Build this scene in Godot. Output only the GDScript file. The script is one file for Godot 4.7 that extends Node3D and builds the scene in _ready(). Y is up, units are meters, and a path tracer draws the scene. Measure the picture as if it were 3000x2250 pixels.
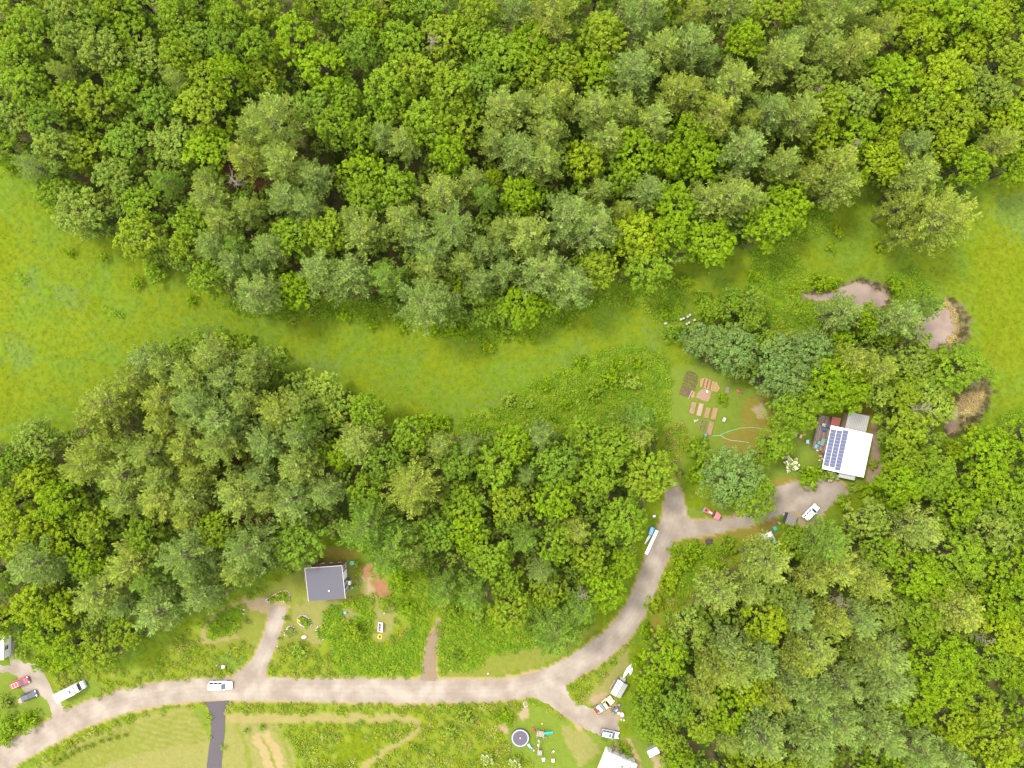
extends Node3D
# A drone looks straight down on woods, a meadow, a gravel road and three homesteads under an overcast sky.
# The site is surveyed on a sheet whose unit is 8 cm on the ground; g() turns sheet units into metres.
const CAM_H := 167.0
const S := 0.08
var rng := RandomNumberGenerator.new()
var M := {}
var taken := {}
var tree_labels := {}

class MB:
	var v := PackedVector3Array()
	var n := PackedVector3Array()
	var c := PackedColorArray()
	var ix := PackedInt32Array()
	var col := Color(1, 1, 1)
	func tri(a: Vector3, b: Vector3, d: Vector3) -> void:
		var nn := (d - a).cross(b - a).normalized()
		var k := v.size()
		v.append(a); v.append(b); v.append(d)
		for i in 3:
			n.append(nn); c.append(col); ix.append(k + i)
	func quad(a: Vector3, b: Vector3, d: Vector3, e: Vector3) -> void:
		tri(a, b, d)
		tri(a, d, e)
	# a quad whose front looks along the hint
	func face(a: Vector3, b: Vector3, d: Vector3, e: Vector3, hint: Vector3) -> void:
		if (d - a).cross(b - a).dot(hint) >= 0.0:
			quad(a, b, d, e)
		else:
			quad(e, d, b, a)
	func box(ce: Vector3, sz: Vector3, ba := Basis()) -> void:
		var h := sz * 0.5
		for ax in 3:
			for sg in [-1.0, 1.0]:
				var nn := Vector3.ZERO; nn[ax] = sg
				var u := Vector3.ZERO; u[(ax + 1) % 3] = h[(ax + 1) % 3]
				var w := Vector3.ZERO; w[(ax + 2) % 3] = h[(ax + 2) % 3]
				var o := nn * h
				face(ce + ba * (o - u - w), ce + ba * (o + u - w), ce + ba * (o + u + w), ce + ba * (o - u + w), ba * nn)
	# a box with its four upper edges chamfered
	func cbox(ce: Vector3, sz: Vector3, ch: float, ba := Basis()) -> void:
		var h := sz * 0.5
		var lo: Array[Vector3] = []
		var mi: Array[Vector3] = []
		var up: Array[Vector3] = []
		for q in [[-1, -1], [1, -1], [1, 1], [-1, 1]]:
			lo.append(ce + ba * Vector3(q[0] * h.x, -h.y, q[1] * h.z))
			mi.append(ce + ba * Vector3(q[0] * h.x, h.y - ch, q[1] * h.z))
			up.append(ce + ba * Vector3(q[0] * (h.x - ch), h.y, q[1] * (h.z - ch)))
		for i in 4:
			var j := (i + 1) % 4
			var out := (lo[i] + lo[j]) * 0.5 - (lo[0] + lo[2]) * 0.5
			face(lo[i], lo[j], mi[j], mi[i], out)
			face(mi[i], mi[j], up[j], up[i], out + ba * Vector3(0, 0.2, 0))
		face(up[0], up[1], up[2], up[3], ba * Vector3.UP)
		face(lo[0], lo[1], lo[2], lo[3], ba * Vector3.DOWN)
	# polygon in x,z raised from y0 to y1
	func prism(pts: PackedVector2Array, y0: float, y1: float) -> void:
		var cnt := pts.size()
		var area := 0.0
		for i in cnt:
			area += pts[i].cross(pts[(i + 1) % cnt])
		var t := Geometry2D.triangulate_polygon(pts)
		for i in range(0, t.size(), 3):
			var a := pts[t[i]]; var b := pts[t[i + 1]]; var d := pts[t[i + 2]]
			var va := Vector3(a.x, y1, a.y); var vb := Vector3(b.x, y1, b.y); var vd := Vector3(d.x, y1, d.y)
			if (vd - va).cross(vb - va).y > 0: tri(va, vb, vd)
			else: tri(va, vd, vb)
		if y1 - y0 > 0.001:
			for i in cnt:
				var a := pts[i]; var b := pts[(i + 1) % cnt]
				var e := b - a
				var out := Vector3(e.y, 0, -e.x) * (1.0 if area > 0 else -1.0)
				face(Vector3(a.x, y0, a.y), Vector3(b.x, y0, b.y), Vector3(b.x, y1, b.y), Vector3(a.x, y1, a.y), out)
	func tube(pts: Array, rad: Array, sides := 6) -> void:
		var rings := []
		for i in pts.size():
			var d: Vector3 = (pts[min(i + 1, pts.size() - 1)] - pts[max(i - 1, 0)])
			d = d.normalized() if d.length() > 1e-6 else Vector3.UP
			var u := d.cross(Vector3(0.31, 0.2, 0.93)).normalized()
			var w := d.cross(u)
			var r := []
			for k in sides:
				var a := TAU * k / sides
				r.append(pts[i] + (u * cos(a) + w * sin(a)) * rad[i])
			rings.append(r)
		for i in pts.size() - 1:
			for k in sides:
				var k2 := (k + 1) % sides
				var mid: Vector3 = (rings[i][k] + rings[i][k2]) * 0.5 - pts[i]
				face(rings[i][k], rings[i][k2], rings[i + 1][k2], rings[i + 1][k], mid)
		for e in [0, pts.size() - 1]:
			var dir: Vector3 = pts[e] - pts[1 if e == 0 else e - 1]
			for k in range(1, sides - 1):
				face(rings[e][0], rings[e][k], rings[e][k + 1], rings[e][k + 1], dir)
	# surface of revolution round y
	func lathe(prof: Array, sides := 16, at := Vector3.ZERO) -> void:
		for i in prof.size() - 1:
			var p: Vector2 = prof[i]; var q: Vector2 = prof[i + 1]
			for k in sides:
				var a := TAU * k / sides; var b := TAU * (k + 1) / sides
				var hint := Vector3(cos((a + b) / 2), 0, sin((a + b) / 2)) * (q.y - p.y) + Vector3.UP * (p.x - q.x)
				face(at + Vector3(p.x * cos(a), p.y, p.x * sin(a)), at + Vector3(p.x * cos(b), p.y, p.x * sin(b)), at + Vector3(q.x * cos(b), q.y, q.x * sin(b)), at + Vector3(q.x * cos(a), q.y, q.x * sin(a)), hint)
	func cyl_z(ce: Vector3, r: float, w: float, sides := 14) -> void:
		for k in sides:
			var a := TAU * k / sides; var b := TAU * (k + 1) / sides
			var pa := Vector3(cos(a), sin(a), 0) * r; var pb := Vector3(cos(b), sin(b), 0) * r
			var z := Vector3(0, 0, w * 0.5)
			face(ce + pa - z, ce + pb - z, ce + pb + z, ce + pa + z, pa)
			face(ce + z, ce + pa + z, ce + pb + z, ce + pb + z, z)
			face(ce - z, ce + pa - z, ce + pb - z, ce + pb - z, -z)
	# an uneven lump: stones, heaps
	func lump(ce: Vector3, r: Vector3, r_: RandomNumberGenerator, rough := 0.18, rows := 5, sides := 8) -> void:
		var ring := []
		for i in rows + 1:
			var t := PI * i / rows
			var row := []
			for k in sides:
				var a := TAU * k / sides
				var j := 1.0 + r_.randf_range(-rough, rough)
				row.append(ce + Vector3(sin(t) * cos(a) * r.x, cos(t) * r.y, sin(t) * sin(a) * r.z) * (j if i > 0 and i < rows else 1.0))
			ring.append(row)
		for i in rows:
			for k in sides:
				var k2 := (k + 1) % sides
				var mid: Vector3 = (ring[i][k] + ring[i + 1][k2]) * 0.5 - ce
				face(ring[i][k], ring[i][k2], ring[i + 1][k2], ring[i + 1][k], mid)
	func leaf(p: Vector3, d: Vector3, s: Vector3, cl: Color) -> void:
		var nn := d.cross(s).normalized()
		var k := v.size()
		v.append(p); v.append(p + d * 0.45 + s); v.append(p + d); v.append(p + d * 0.45 - s)
		n.append(nn); n.append(nn); n.append(nn); n.append(nn)
		c.append(cl); c.append(cl); c.append(cl); c.append(cl)
		ix.append(k); ix.append(k + 1); ix.append(k + 2)
		ix.append(k); ix.append(k + 2); ix.append(k + 3)
	func mesh() -> ArrayMesh:
		var a := []
		a.resize(Mesh.ARRAY_MAX)
		a[Mesh.ARRAY_VERTEX] = v
		a[Mesh.ARRAY_NORMAL] = n
		a[Mesh.ARRAY_COLOR] = c
		a[Mesh.ARRAY_INDEX] = ix
		var m := ArrayMesh.new()
		m.add_surface_from_arrays(Mesh.PRIMITIVE_TRIANGLES, a)
		return m

func g(px: float, py: float) -> Vector3:
	return Vector3((px - 1500.0) * S, 0.0, (py - 1125.0) * S)

# the spot on the ground below something of height h that the drone sees over sheet point px, py
func gh(px: float, py: float, h: float) -> Vector3:
	var k := (CAM_H - h) / CAM_H
	return Vector3((px - 1500.0) * S * k, 0.0, (py - 1125.0) * S * k)

func numbered(called: String) -> String:
	if not taken.has(called):
		taken[called] = 0
		return called
	taken[called] += 1
	return "%s_%03d" % [called, taken[called]]

func thing(called: String, label: String, category: String, at: Vector3, deg := 0.0, group := "") -> Node3D:
	var o := Node3D.new()
	o.name = numbered(called)
	add_child(o, true)
	o.position = at
	o.rotation.y = -deg_to_rad(deg)
	tag(o, label, category, group)
	return o

func tag(o: Node3D, label: String, category: String, group := "", kind := "") -> void:
	o.set_meta("label", label)
	if category: o.set_meta("category", category)
	if group: o.set_meta("group", group)
	if kind: o.set_meta("kind", kind)

func part(parent: Node3D, called: String, mb: MB, m: Material) -> MeshInstance3D:
	var o := MeshInstance3D.new()
	o.name = called
	o.mesh = mb.mesh()
	o.material_override = m
	parent.add_child(o, true)
	return o

func pbox(parent: Node3D, called: String, ce: Vector3, sz: Vector3, m: Material, ba := Basis()) -> MeshInstance3D:
	var b := MB.new()
	b.box(ce, sz, ba)
	return part(parent, called, b, m)

func solo(called: String, mb: MB, m: Material, label: String, category: String, at: Vector3, deg := 0.0, group := "") -> MeshInstance3D:
	var o := MeshInstance3D.new()
	o.name = numbered(called)
	o.mesh = mb.mesh()
	o.material_override = m
	add_child(o, true)
	o.position = at
	o.rotation.y = -deg_to_rad(deg)
	tag(o, label, category, group)
	return o

func struct(called: String, mb: MB, m: Material, label := "") -> MeshInstance3D:
	var o := MeshInstance3D.new()
	o.name = numbered(called)
	o.mesh = mb.mesh()
	o.material_override = m
	add_child(o, true)
	o.set_meta("kind", "structure")
	if label: o.set_meta("label", label)
	return o

func lin(r: float, gg: float, b: float) -> Color:
	return Color(r, gg, b).linear_to_srgb()

func mat(r: float, gg: float, b: float, rough := 0.8, metal := 0.0, spec := 0.5) -> StandardMaterial3D:
	var m := StandardMaterial3D.new()
	m.albedo_color = lin(r, gg, b)
	m.roughness = rough
	m.metallic = metal
	m.metallic_specular = spec
	return m

func noise_tex(freq: float, lo: Color, hi: Color, sd: int, size := 512, oct := 4, normal := false) -> NoiseTexture2D:
	var f := FastNoiseLite.new()
	f.noise_type = FastNoiseLite.TYPE_SIMPLEX_SMOOTH
	f.seed = sd
	f.frequency = freq
	f.fractal_octaves = oct
	var t := NoiseTexture2D.new()
	t.width = size; t.height = size
	t.seamless = true
	t.noise = f
	if normal:
		t.as_normal_map = true
		t.bump_strength = 6.0
	else:
		var gr := Gradient.new()
		gr.colors = PackedColorArray([lo, lo.lerp(hi, 0.5), hi])
		gr.offsets = PackedFloat32Array([0.2, 0.5, 0.8])
		t.color_ramp = gr
	return t

# colour grain of a surface, laid in metres of the world
func grain(m: StandardMaterial3D, t: Texture2D, metres: float, bump: Texture2D = null, strength := 1.0) -> StandardMaterial3D:
	m.albedo_texture = t
	m.uv1_triplanar = true
	m.uv1_world_triplanar = true
	m.uv1_scale = Vector3.ONE / metres
	if bump:
		m.normal_enabled = true
		m.normal_texture = bump
		m.normal_scale = strength
	return m

func make_materials() -> void:
	var fine := noise_tex(0.12, Color(0.80, 0.80, 0.78), Color(1, 1, 1), 3)
	var speck := noise_tex(0.2, Color(0.62, 0.63, 0.6), Color(1, 1, 1), 4, 1024, 5)
	var streak := noise_tex(0.03, Color(0.72, 0.70, 0.68), Color(1, 1, 1), 5)
	var bumpy := noise_tex(0.15, Color.BLACK, Color.WHITE, 6, 512, 4, true)
	var gravel_tone := noise_tex(0.006, Color(0.86, 0.84, 0.83), Color(1, 1, 1), 8, 1024, 7)
	M.ground = grain(mat(0.2320, 0.2320, 0.2320, 0.95, 0, 0.2), speck, 23.0, bumpy, 0.15)
	M.ground.vertex_color_use_as_albedo = true
	M.gravel = grain(mat(0.163, 0.14, 0.117, 0.95, 0, 0.2), gravel_tone, 41.0, bumpy, 0.1)
	M.rut = grain(mat(0.168, 0.145, 0.122, 0.95, 0, 0.2), gravel_tone, 41.0, bumpy, 0.1)
	M.dirt = grain(mat(0.19, 0.14, 0.095, 0.95, 0, 0.2), speck, 7.0, bumpy, 0.8)
	M.asphalt = grain(mat(0.042, 0.035, 0.04, 0.85), noise_tex(0.05, Color(0.72, 0.7, 0.72), Color(1, 1, 1), 9, 512, 5), 8.0, bumpy, 0.3)
	M.water = grain(mat(0.132, 0.096, 0.072, 0.12, 0, 0.4), noise_tex(0.01, Color(0.86, 0.84, 0.84), Color(1, 1, 1), 10), 30.0)
	M.leafwall = mat(1, 1, 1)
	M.white = grain(mat(0.55, 0.55, 0.545, 0.55), fine, 3.0)
	M.white_metal = grain(mat(0.240, 0.236, 0.228, 0.5, 0.0), fine, 2.0)
	M.dull_metal = grain(mat(0.188, 0.172, 0.160, 0.5, 0.1), streak, 4.0)
	M.roof_grey = grain(mat(0.062, 0.060, 0.074, 0.9), noise_tex(0.18, Color(0.78, 0.78, 0.8), Color(1, 1, 1), 12, 512, 5), 3.0, bumpy, 0.5)
	M.roof_lilac = grain(mat(0.130, 0.120, 0.136, 0.8), streak, 3.0)
	M.siding = grain(mat(0.093, 0.066, 0.057, 0.85), fine, 2.0)
	M.brick_red = grain(mat(0.196, 0.066, 0.038, 0.85), fine, 1.0)
	M.redroof = grain(mat(0.163, 0.030, 0.025, 0.7), fine, 1.0)
	M.trim = mat(0.320, 0.312, 0.296, 0.6)
	M.glass = mat(0.02, 0.025, 0.032, 0.08, 0.0, 0.6)
	M.panel = mat(0.036, 0.043, 0.088, 0.35, 0.0, 0.4)
	M.panel_warm = mat(0.045, 0.044, 0.08, 0.35, 0.0, 0.4)
	M.panel_line = mat(0.128, 0.136, 0.192, 0.4, 0.2)
	M.deck_a = grain(mat(0.147, 0.109, 0.090, 0.85), streak, 1.6)
	M.deck_b = grain(mat(0.109, 0.074, 0.060, 0.85), streak, 1.6)
	M.deck_c = grain(mat(0.196, 0.158, 0.136, 0.85), streak, 1.6)
	M.wood = grain(mat(0.229, 0.142, 0.082, 0.8), streak, 1.2)
	M.pale_wood = grain(mat(0.283, 0.206, 0.142, 0.85), streak, 1.0)
	M.dark_wood = grain(mat(0.10, 0.065, 0.045, 0.9), streak, 1.0)
	M.straw = grain(mat(0.299, 0.185, 0.082, 0.95), speck, 3.0, bumpy, 1.0)
	M.straw_pink = grain(mat(0.272, 0.169, 0.114, 0.95), speck, 3.0, bumpy, 1.0)
	M.soil = grain(mat(0.109, 0.060, 0.037, 0.98), speck, 3.0, bumpy, 1.0)
	M.mulch = grain(mat(0.163, 0.068, 0.041, 0.98), speck, 2.5, bumpy, 1.2)
	M.char = grain(mat(0.045, 0.03, 0.03, 0.95), speck, 2.0, bumpy, 1.0)
	M.stone = grain(mat(0.261, 0.234, 0.218, 0.9), fine, 0.8, bumpy, 0.6)
	M.stone_pale = grain(mat(0.326, 0.299, 0.283, 0.9), fine, 0.8, bumpy, 0.6)
	M.bark = grain(mat(0.075, 0.06, 0.038, 0.95), streak, 0.8, bumpy, 1.0)
	M.bark_pale = grain(mat(0.231, 0.197, 0.170, 0.9), streak, 0.8, bumpy, 0.8)
	M.dead = grain(mat(0.152, 0.124, 0.100, 0.9), streak, 0.6)
	M.tyre = mat(0.018, 0.018, 0.02, 0.9)
	M.rim = mat(0.42, 0.42, 0.43, 0.35, 0.7)
	M.black = mat(0.02, 0.02, 0.022, 0.5)
	M.dark = mat(0.05, 0.045, 0.05, 0.7)
	M.grey = mat(0.088, 0.088, 0.096, 0.6)
	M.pale_grey = mat(0.176, 0.176, 0.184, 0.5)
	M.lamp_clear = mat(0.65, 0.66, 0.68, 0.1, 0.0, 0.6)
	M.lamp_red = mat(0.35, 0.01, 0.01, 0.2, 0.0, 0.6)
	for p in [["paint_red", 0.22, 0.006, 0.018], ["paint_black", 0.012, 0.014, 0.028], ["paint_white", 0.5, 0.5, 0.5], ["paint_silver", 0.2, 0.21, 0.235], ["paint_yellow", 0.42, 0.34, 0.15], ["paint_tractor", 0.52, 0.05, 0.07]]:
		var m := mat(p[1], p[2], p[3], 0.3, 0.0, 0.5)
		m.clearcoat_enabled = true
		m.clearcoat = 0.6
		m.clearcoat_roughness = 0.1
		M[p[0]] = m
	M.canopy = mat(0.357, 0.075, 0.086, 0.5)
	M.teal = mat(0.000, 0.242, 0.207, 0.45)
	M.aqua = mat(0.018, 0.230, 0.317, 0.45)
	M.blue = mat(0.018, 0.052, 0.173, 0.5)
	M.sky_blue = mat(0.104, 0.242, 0.414, 0.5)
	M.pale_blue = mat(0.173, 0.259, 0.357, 0.5)
	M.red = mat(0.288, 0.018, 0.034, 0.5)
	M.pink = mat(0.317, 0.115, 0.092, 0.6)
	M.orange = mat(0.346, 0.162, 0.040, 0.6)
	M.yellow = mat(0.432, 0.334, 0.018, 0.5)
	M.green = mat(0.018, 0.150, 0.069, 0.5)
	M.mint = mat(0.173, 0.357, 0.242, 0.5)
	M.purple = mat(0.10, 0.07, 0.20, 0.6)
	M.cream = mat(0.380, 0.322, 0.242, 0.7)
	M.mat_net = mat(0.036, 0.030, 0.044, 0.8)
	M.pad = mat(0.155, 0.167, 0.207, 0.6)
	var skirt := mat(0.05, 0.06, 0.05, 0.8)
	skirt.transparency = BaseMaterial3D.TRANSPARENCY_ALPHA
	skirt.albedo_color.a = 0.5
	M.net = skirt

func leafmat(r: float, gg: float, b: float, shine := 0.45) -> StandardMaterial3D:
	var m := mat(r, gg, b, 0.6, 0.0, shine)
	m.vertex_color_use_as_albedo = true
	m.backlight_enabled = true
	m.backlight = lin(0.7, 0.85, 0.25)
	return m

# ---------- plants ----------
func rdir(up_bias: float) -> Vector3:
	var a := rng.randf() * TAU
	var y := rng.randf_range(-1.0 + up_bias, 1.0)
	var r := sqrt(maxf(0.0, 1.0 - y * y))
	return Vector3(r * cos(a), y, r * sin(a))

func tangent(nn: Vector3) -> Vector3:
	var t := nn.cross(Vector3(rng.randf_range(-1, 1), rng.randf_range(-1, 1), rng.randf_range(-1, 1)))
	return t.normalized() if t.length() > 0.01 else Vector3.RIGHT

func tint(base := 0.82, spread := 0.16) -> Color:
	var k := base + rng.randf_range(-spread, spread)
	return Color(clampf(k * rng.randf_range(0.92, 1.06), 0, 1), clampf(k, 0, 1), clampf(k * rng.randf_range(0.85, 1.1), 0, 1))

func clump(mb: MB, ce: Vector3, r: float, count: int, size: float, out: Vector3, cl: Color) -> void:
	for i in count:
		var d := (rdir(0.35) + out * 0.5).normalized()
		var p := ce + d * r * rng.randf_range(0.45, 1.0)
		var nn := (d + Vector3.UP * 0.5 + rdir(0.0) * 0.75).normalized()
		var t := tangent(nn)
		var s := nn.cross(t)
		var L := size * rng.randf_range(0.75, 1.3)
		var k := rng.randf_range(0.86, 1.1)
		mb.leaf(p - t * L * 0.5, t * L, s * L * rng.randf_range(0.27, 0.4), Color(minf(cl.r * k, 1), minf(cl.g * k, 1), minf(cl.b * k, 1)))

# crown and trunk of a broadleaf tree: limbs end in lobes, lobes carry leaf clumps
func broadleaf(sd: int, R: float, ht: float, lobes: int, subs: int, leaves: int, size: float, flat := 1.0) -> Array:
	rng.seed = sd
	var mb := MB.new()
	var tr := MB.new()
	var cy := ht * 0.66
	var vy := ht * 0.32 * flat
	tr.tube([Vector3(0, -0.1, 0), Vector3(rng.randf_range(-0.15, 0.15), ht * 0.25, rng.randf_range(-0.15, 0.15)), Vector3(rng.randf_range(-0.3, 0.3), ht * 0.55, rng.randf_range(-0.3, 0.3)), Vector3(0, ht * 0.8, 0)], [ht * 0.02, ht * 0.015, ht * 0.011, ht * 0.003], 7)
	var a0 := rng.randf() * TAU
	for i in lobes:
		var t := (i + 0.5) / lobes
		var flat_r := 0.93 * sqrt(t / 0.72) if t < 0.72 else rng.randf_range(0.78, 0.95)
		var y := sqrt(maxf(0.0, 1.0 - flat_r * flat_r)) if t < 0.72 else rng.randf_range(-0.45, 0.05)
		var a := a0 + i * 2.39996 + rng.randf_range(-0.35, 0.35)
		var lr := R * rng.randf_range(0.2, 0.31)
		var rad := flat_r * (R - lr * 0.75) * rng.randf_range(0.85, 1.12)
		var ce := Vector3(cos(a) * rad, cy + y * (vy - lr * 0.4) + rng.randf_range(-0.5, 0.5), sin(a) * rad)
		ce.y += rng.randf_range(-0.9, 0.7)
		var out := Vector3(cos(a) * 0.6, 0.7, sin(a) * 0.6).normalized()
		tr.tube([Vector3(0, ht * rng.randf_range(0.3, 0.5), 0), ce * Vector3(0.55, 1, 0.55) - Vector3(0, lr * 0.7, 0), ce], [ht * 0.008, ht * 0.005, 0.02], 5)
		var lc := tint(0.80, 0.10)
		for j in subs:
			var d := (rdir(0.55) + out * 0.35).normalized()
			var sr := lr * rng.randf_range(0.27, 0.46)
			var k := rng.randf_range(0.84, 1.14)
			clump(mb, ce + d * lr * rng.randf_range(0.7, 1.2), sr, leaves, size, d, Color(lc.r * k * rng.randf_range(0.94, 1.06), lc.g * k, lc.b * k))
		clump(mb, ce - Vector3(0, lr * 0.25, 0), lr * 0.7, leaves / 2, size * 1.3, Vector3.UP, lc)
	return [mb.mesh(), tr.mesh()]

# crown and trunk of a white pine: whorls of upswept limbs that carry needle plumes
func pine(sd: int, R: float, ht: float) -> Array:
	rng.seed = sd
	var mb := MB.new()
	var tr := MB.new()
	var lean := Vector3(rng.randf_range(-0.3, 0.3), 0, rng.randf_range(-0.3, 0.3))
	tr.tube([Vector3(0, -0.1, 0), lean * 0.4 + Vector3(0, ht * 0.4, 0), lean * 0.9 + Vector3(0, ht * 0.92, 0)], [ht * 0.017, ht * 0.011, 0.02], 7)
	var layers := 9
	for i in layers:
		var t := (i + 0.4) / layers
		var y := ht * (0.985 - 0.56 * t)
		var L0 := R * (0.22 + 0.86 * pow(t, 0.65)) * (1.0 if t < 0.75 else 1.0 - (t - 0.75) * 1.2)
		var nb := 5 + rng.randi_range(0, 2)
		var a0 := rng.randf() * TAU
		for b in nb:
			var a := a0 + TAU * b / nb + rng.randf_range(-0.35, 0.35)
			var L := L0 * rng.randf_range(0.72, 1.2)
			var o := Vector3(cos(a), 0, sin(a))
			var rise := rng.randf_range(0.05, 0.3) + (0.55 if i == 0 else 0.0)
			var root := lean * (y / ht) + Vector3(0, y, 0)
			var side := Vector3(-o.z, 0, o.x)
			var bend := rng.randf_range(-0.25, 0.25)
			var pts := []
			var step := 0.3
			var cnt := int(L / step) + 1
			var bt := tint(0.82, 0.13)
			for q in cnt + 1:
				var u := float(q) / cnt
				pts.append(root + (o * u + side * bend * u * u) * L + Vector3(0, L * (rise * u - 0.12 * u + 0.22 * u * u * u), 0))
			tr.tube([pts[0], pts[cnt / 2], pts[cnt]], [0.035 + L * 0.008, 0.03, 0.01], 4)
			for q in range(1, cnt + 1):
				var u := float(q) / cnt
				if u < 0.28 and i > 1: continue
				var p: Vector3 = pts[q]
				var dir: Vector3 = (pts[q] - pts[q - 1]).normalized()
				var tw := minf(1.1, 0.25 + L * 0.22) * (1.15 - 0.75 * u)
				for sg in [-1.0, 1.0]:
					var fan: Vector3 = (dir * rng.randf_range(0.55, 1.0) + side * sg * rng.randf_range(0.5, 1.1) + Vector3.UP * rng.randf_range(0.05, 0.4)).normalized()
					var tip: Vector3 = p + fan * tw * rng.randf_range(0.7, 1.15)
					for f in 3:
						var w := f / 2.0
						var base := p.lerp(tip, w * 0.75)
						var dd: Vector3 = (fan + rdir(0.2) * 0.6 + Vector3.UP * 0.22).normalized() * rng.randf_range(0.5, 0.85)
						var ss: Vector3 = dd.cross(rdir(0.0)).normalized() * rng.randf_range(0.09, 0.16)
						var k := rng.randf_range(0.84, 1.15)
						mb.leaf(base, dd, ss, Color(minf(1, bt.r * k), minf(1, bt.g * k), minf(1, bt.b * k)))
			for f in 5:
				var dd: Vector3 = ((pts[cnt] - pts[cnt - 1]).normalized() + rdir(0.5) * 0.6).normalized() * rng.randf_range(0.4, 0.75)
				mb.leaf(pts[cnt], dd, dd.cross(rdir(0.0)).normalized() * 0.1, bt)
	return [mb.mesh(), tr.mesh()]

func shrub_mesh(sd: int, R: float, ht: float, leaves: int, size: float) -> ArrayMesh:
	rng.seed = sd
	var mb := MB.new()
	for i in 9:
		var a := i * 2.39996
		var rr := R * 0.62 * sqrt((i + 0.3) / 9.0) * rng.randf_range(0.85, 1.2)
		var ce := Vector3(cos(a) * rr, ht * rng.randf_range(0.35, 0.72) * (1.15 - 0.45 * rr / R), sin(a) * rr)
		var lc := tint(0.8, 0.12)
		mb.col = Color(0.35, 0.3, 0.25)
		mb.tube([Vector3(cos(a) * rr * 0.2, -0.05, sin(a) * rr * 0.2), ce], [0.04, 0.015], 4)
		for j in 4:
			var d := rdir(0.7)
			var k := rng.randf_range(0.85, 1.15)
			clump(mb, ce + d * R * 0.24, R * rng.randf_range(0.17, 0.25), leaves, size, d, Color(lc.r * k, lc.g * k, lc.b * k))
	return mb.mesh()

func weed_mesh(sd: int, R: float, ht: float, count: int, size: float) -> ArrayMesh:
	rng.seed = sd
	var mb := MB.new()
	for i in count:
		var a := rng.randf() * TAU
		var rr := R * sqrt(rng.randf())
		var p := Vector3(cos(a) * rr, ht * rng.randf_range(0.25, 1.0) * (1.0 - 0.5 * rr / R), sin(a) * rr)
		var nn := (Vector3.UP + rdir(0.0) * 0.8).normalized()
		var t := tangent(nn)
		var L := size * rng.randf_range(0.7, 1.3)
		mb.leaf(p - t * L * 0.5, t * L, nn.cross(t) * L * 0.3, tint(0.82, 0.16))
	return mb.mesh()

func grass_mesh(sd: int, R: float, ht: float, count: int, wid: float) -> ArrayMesh:
	rng.seed = sd
	var mb := MB.new()
	for i in count:
		var a := rng.randf() * TAU
		var rr := R * sqrt(rng.randf())
		var p := Vector3(cos(a) * rr, -0.02, sin(a) * rr)
		var d := Vector3(rng.randf_range(-0.6, 0.6), 1.0, rng.randf_range(-0.6, 0.6)).normalized() * ht * rng.randf_range(0.6, 1.2)
		mb.leaf(p, d, d.cross(rdir(0.0)).normalized() * wid, tint(0.84, 0.14))
	return mb.mesh()

func dead_tree_mesh(sd: int, R: float, ht: float) -> ArrayMesh:
	rng.seed = sd
	var mb := MB.new()
	mb.tube([Vector3(0, -0.1, 0), Vector3(0.1, ht * 0.5, 0.1), Vector3(0, ht, 0)], [0.16, 0.11, 0.02], 6)
	for i in 20:
		var a := i * 2.39996 + rng.randf_range(-0.3, 0.3)
		var y := ht * rng.randf_range(0.6, 0.98)
		var L := R * rng.randf_range(0.5, 1.0)
		var o := Vector3(cos(a), rng.randf_range(0.1, 0.7), sin(a))
		var p0 := Vector3(0, y, 0)
		var p1 := p0 + o * L * 0.55
		var p2 := p0 + (o + rdir(0.3) * 0.4) * L
		mb.tube([p0, p1, p2], [0.07, 0.05, 0.015], 4)
		for j in 3:
			mb.tube([p0.lerp(p1, 0.5 + 0.2 * j), p0.lerp(p1, 0.5 + 0.2 * j) + (o + rdir(0.2)).normalized() * L * 0.4], [0.035, 0.01], 3)
	return mb.mesh()

# ---------- where the woods stand (sheet units, as crowns are seen from above) ----------
func pv(a: Array) -> PackedVector2Array:
	var p := PackedVector2Array()
	for i in range(0, a.size(), 2):
		p.append(Vector2(a[i], a[i + 1]))
	return p

var WOOD_N := pv([-40, -40, 3040, -40, 3040, 470, 2950, 500, 2870, 525, 2820, 545, 2830, 640, 2790, 690, 2730, 715, 2660, 715, 2610, 680, 2590, 620, 2580, 550, 2530, 520, 2480, 540, 2430, 580, 2330, 600, 2290, 640, 2240, 690, 2180, 720, 2110, 725, 2050, 735, 1980, 765, 1890, 795, 1780, 830, 1720, 870, 1650, 890, 1590, 915, 1500, 935, 1380, 925, 1300, 915, 1200, 905, 1120, 885, 1000, 870, 900, 870, 800, 890, 700, 880, 640, 840, 590, 805, 520, 790, 450, 775, 420, 740, 380, 705, 300, 690, 240, 675, 190, 655, 165, 600, 145, 540, 100, 475, 40, 465, -40, 450])
var WOOD_W := pv([-40, 1310, 40, 1295, 110, 1270, 205, 1290, 240, 1225, 285, 1165, 370, 1100, 410, 1060, 490, 1030, 620, 1010, 715, 1025, 790, 1055, 840, 1100, 900, 1120, 950, 1135, 1030, 1160, 1090, 1205, 1130, 1245, 1210, 1265, 1310, 1285, 1400, 1275, 1480, 1265, 1560, 1260, 1650, 1290, 1760, 1255, 1850, 1200, 1900, 1230, 1925, 1290, 1905, 1400, 1890, 1480, 1870, 1550, 1835, 1640, 1780, 1725, 1710, 1790, 1650, 1860, 1580, 1870, 1510, 1800, 1390, 1745, 1290, 1735, 1240, 1660, 1170, 1640, 1100, 1595, 1040, 1570, 960, 1570, 900, 1580, 865, 1640, 820, 1660, 740, 1690, 640, 1765, 560, 1795, 480, 1825, 410, 1880, 330, 1930, 240, 1935, 160, 1915, 100, 1870, 40, 1850, -40, 1830])
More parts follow.
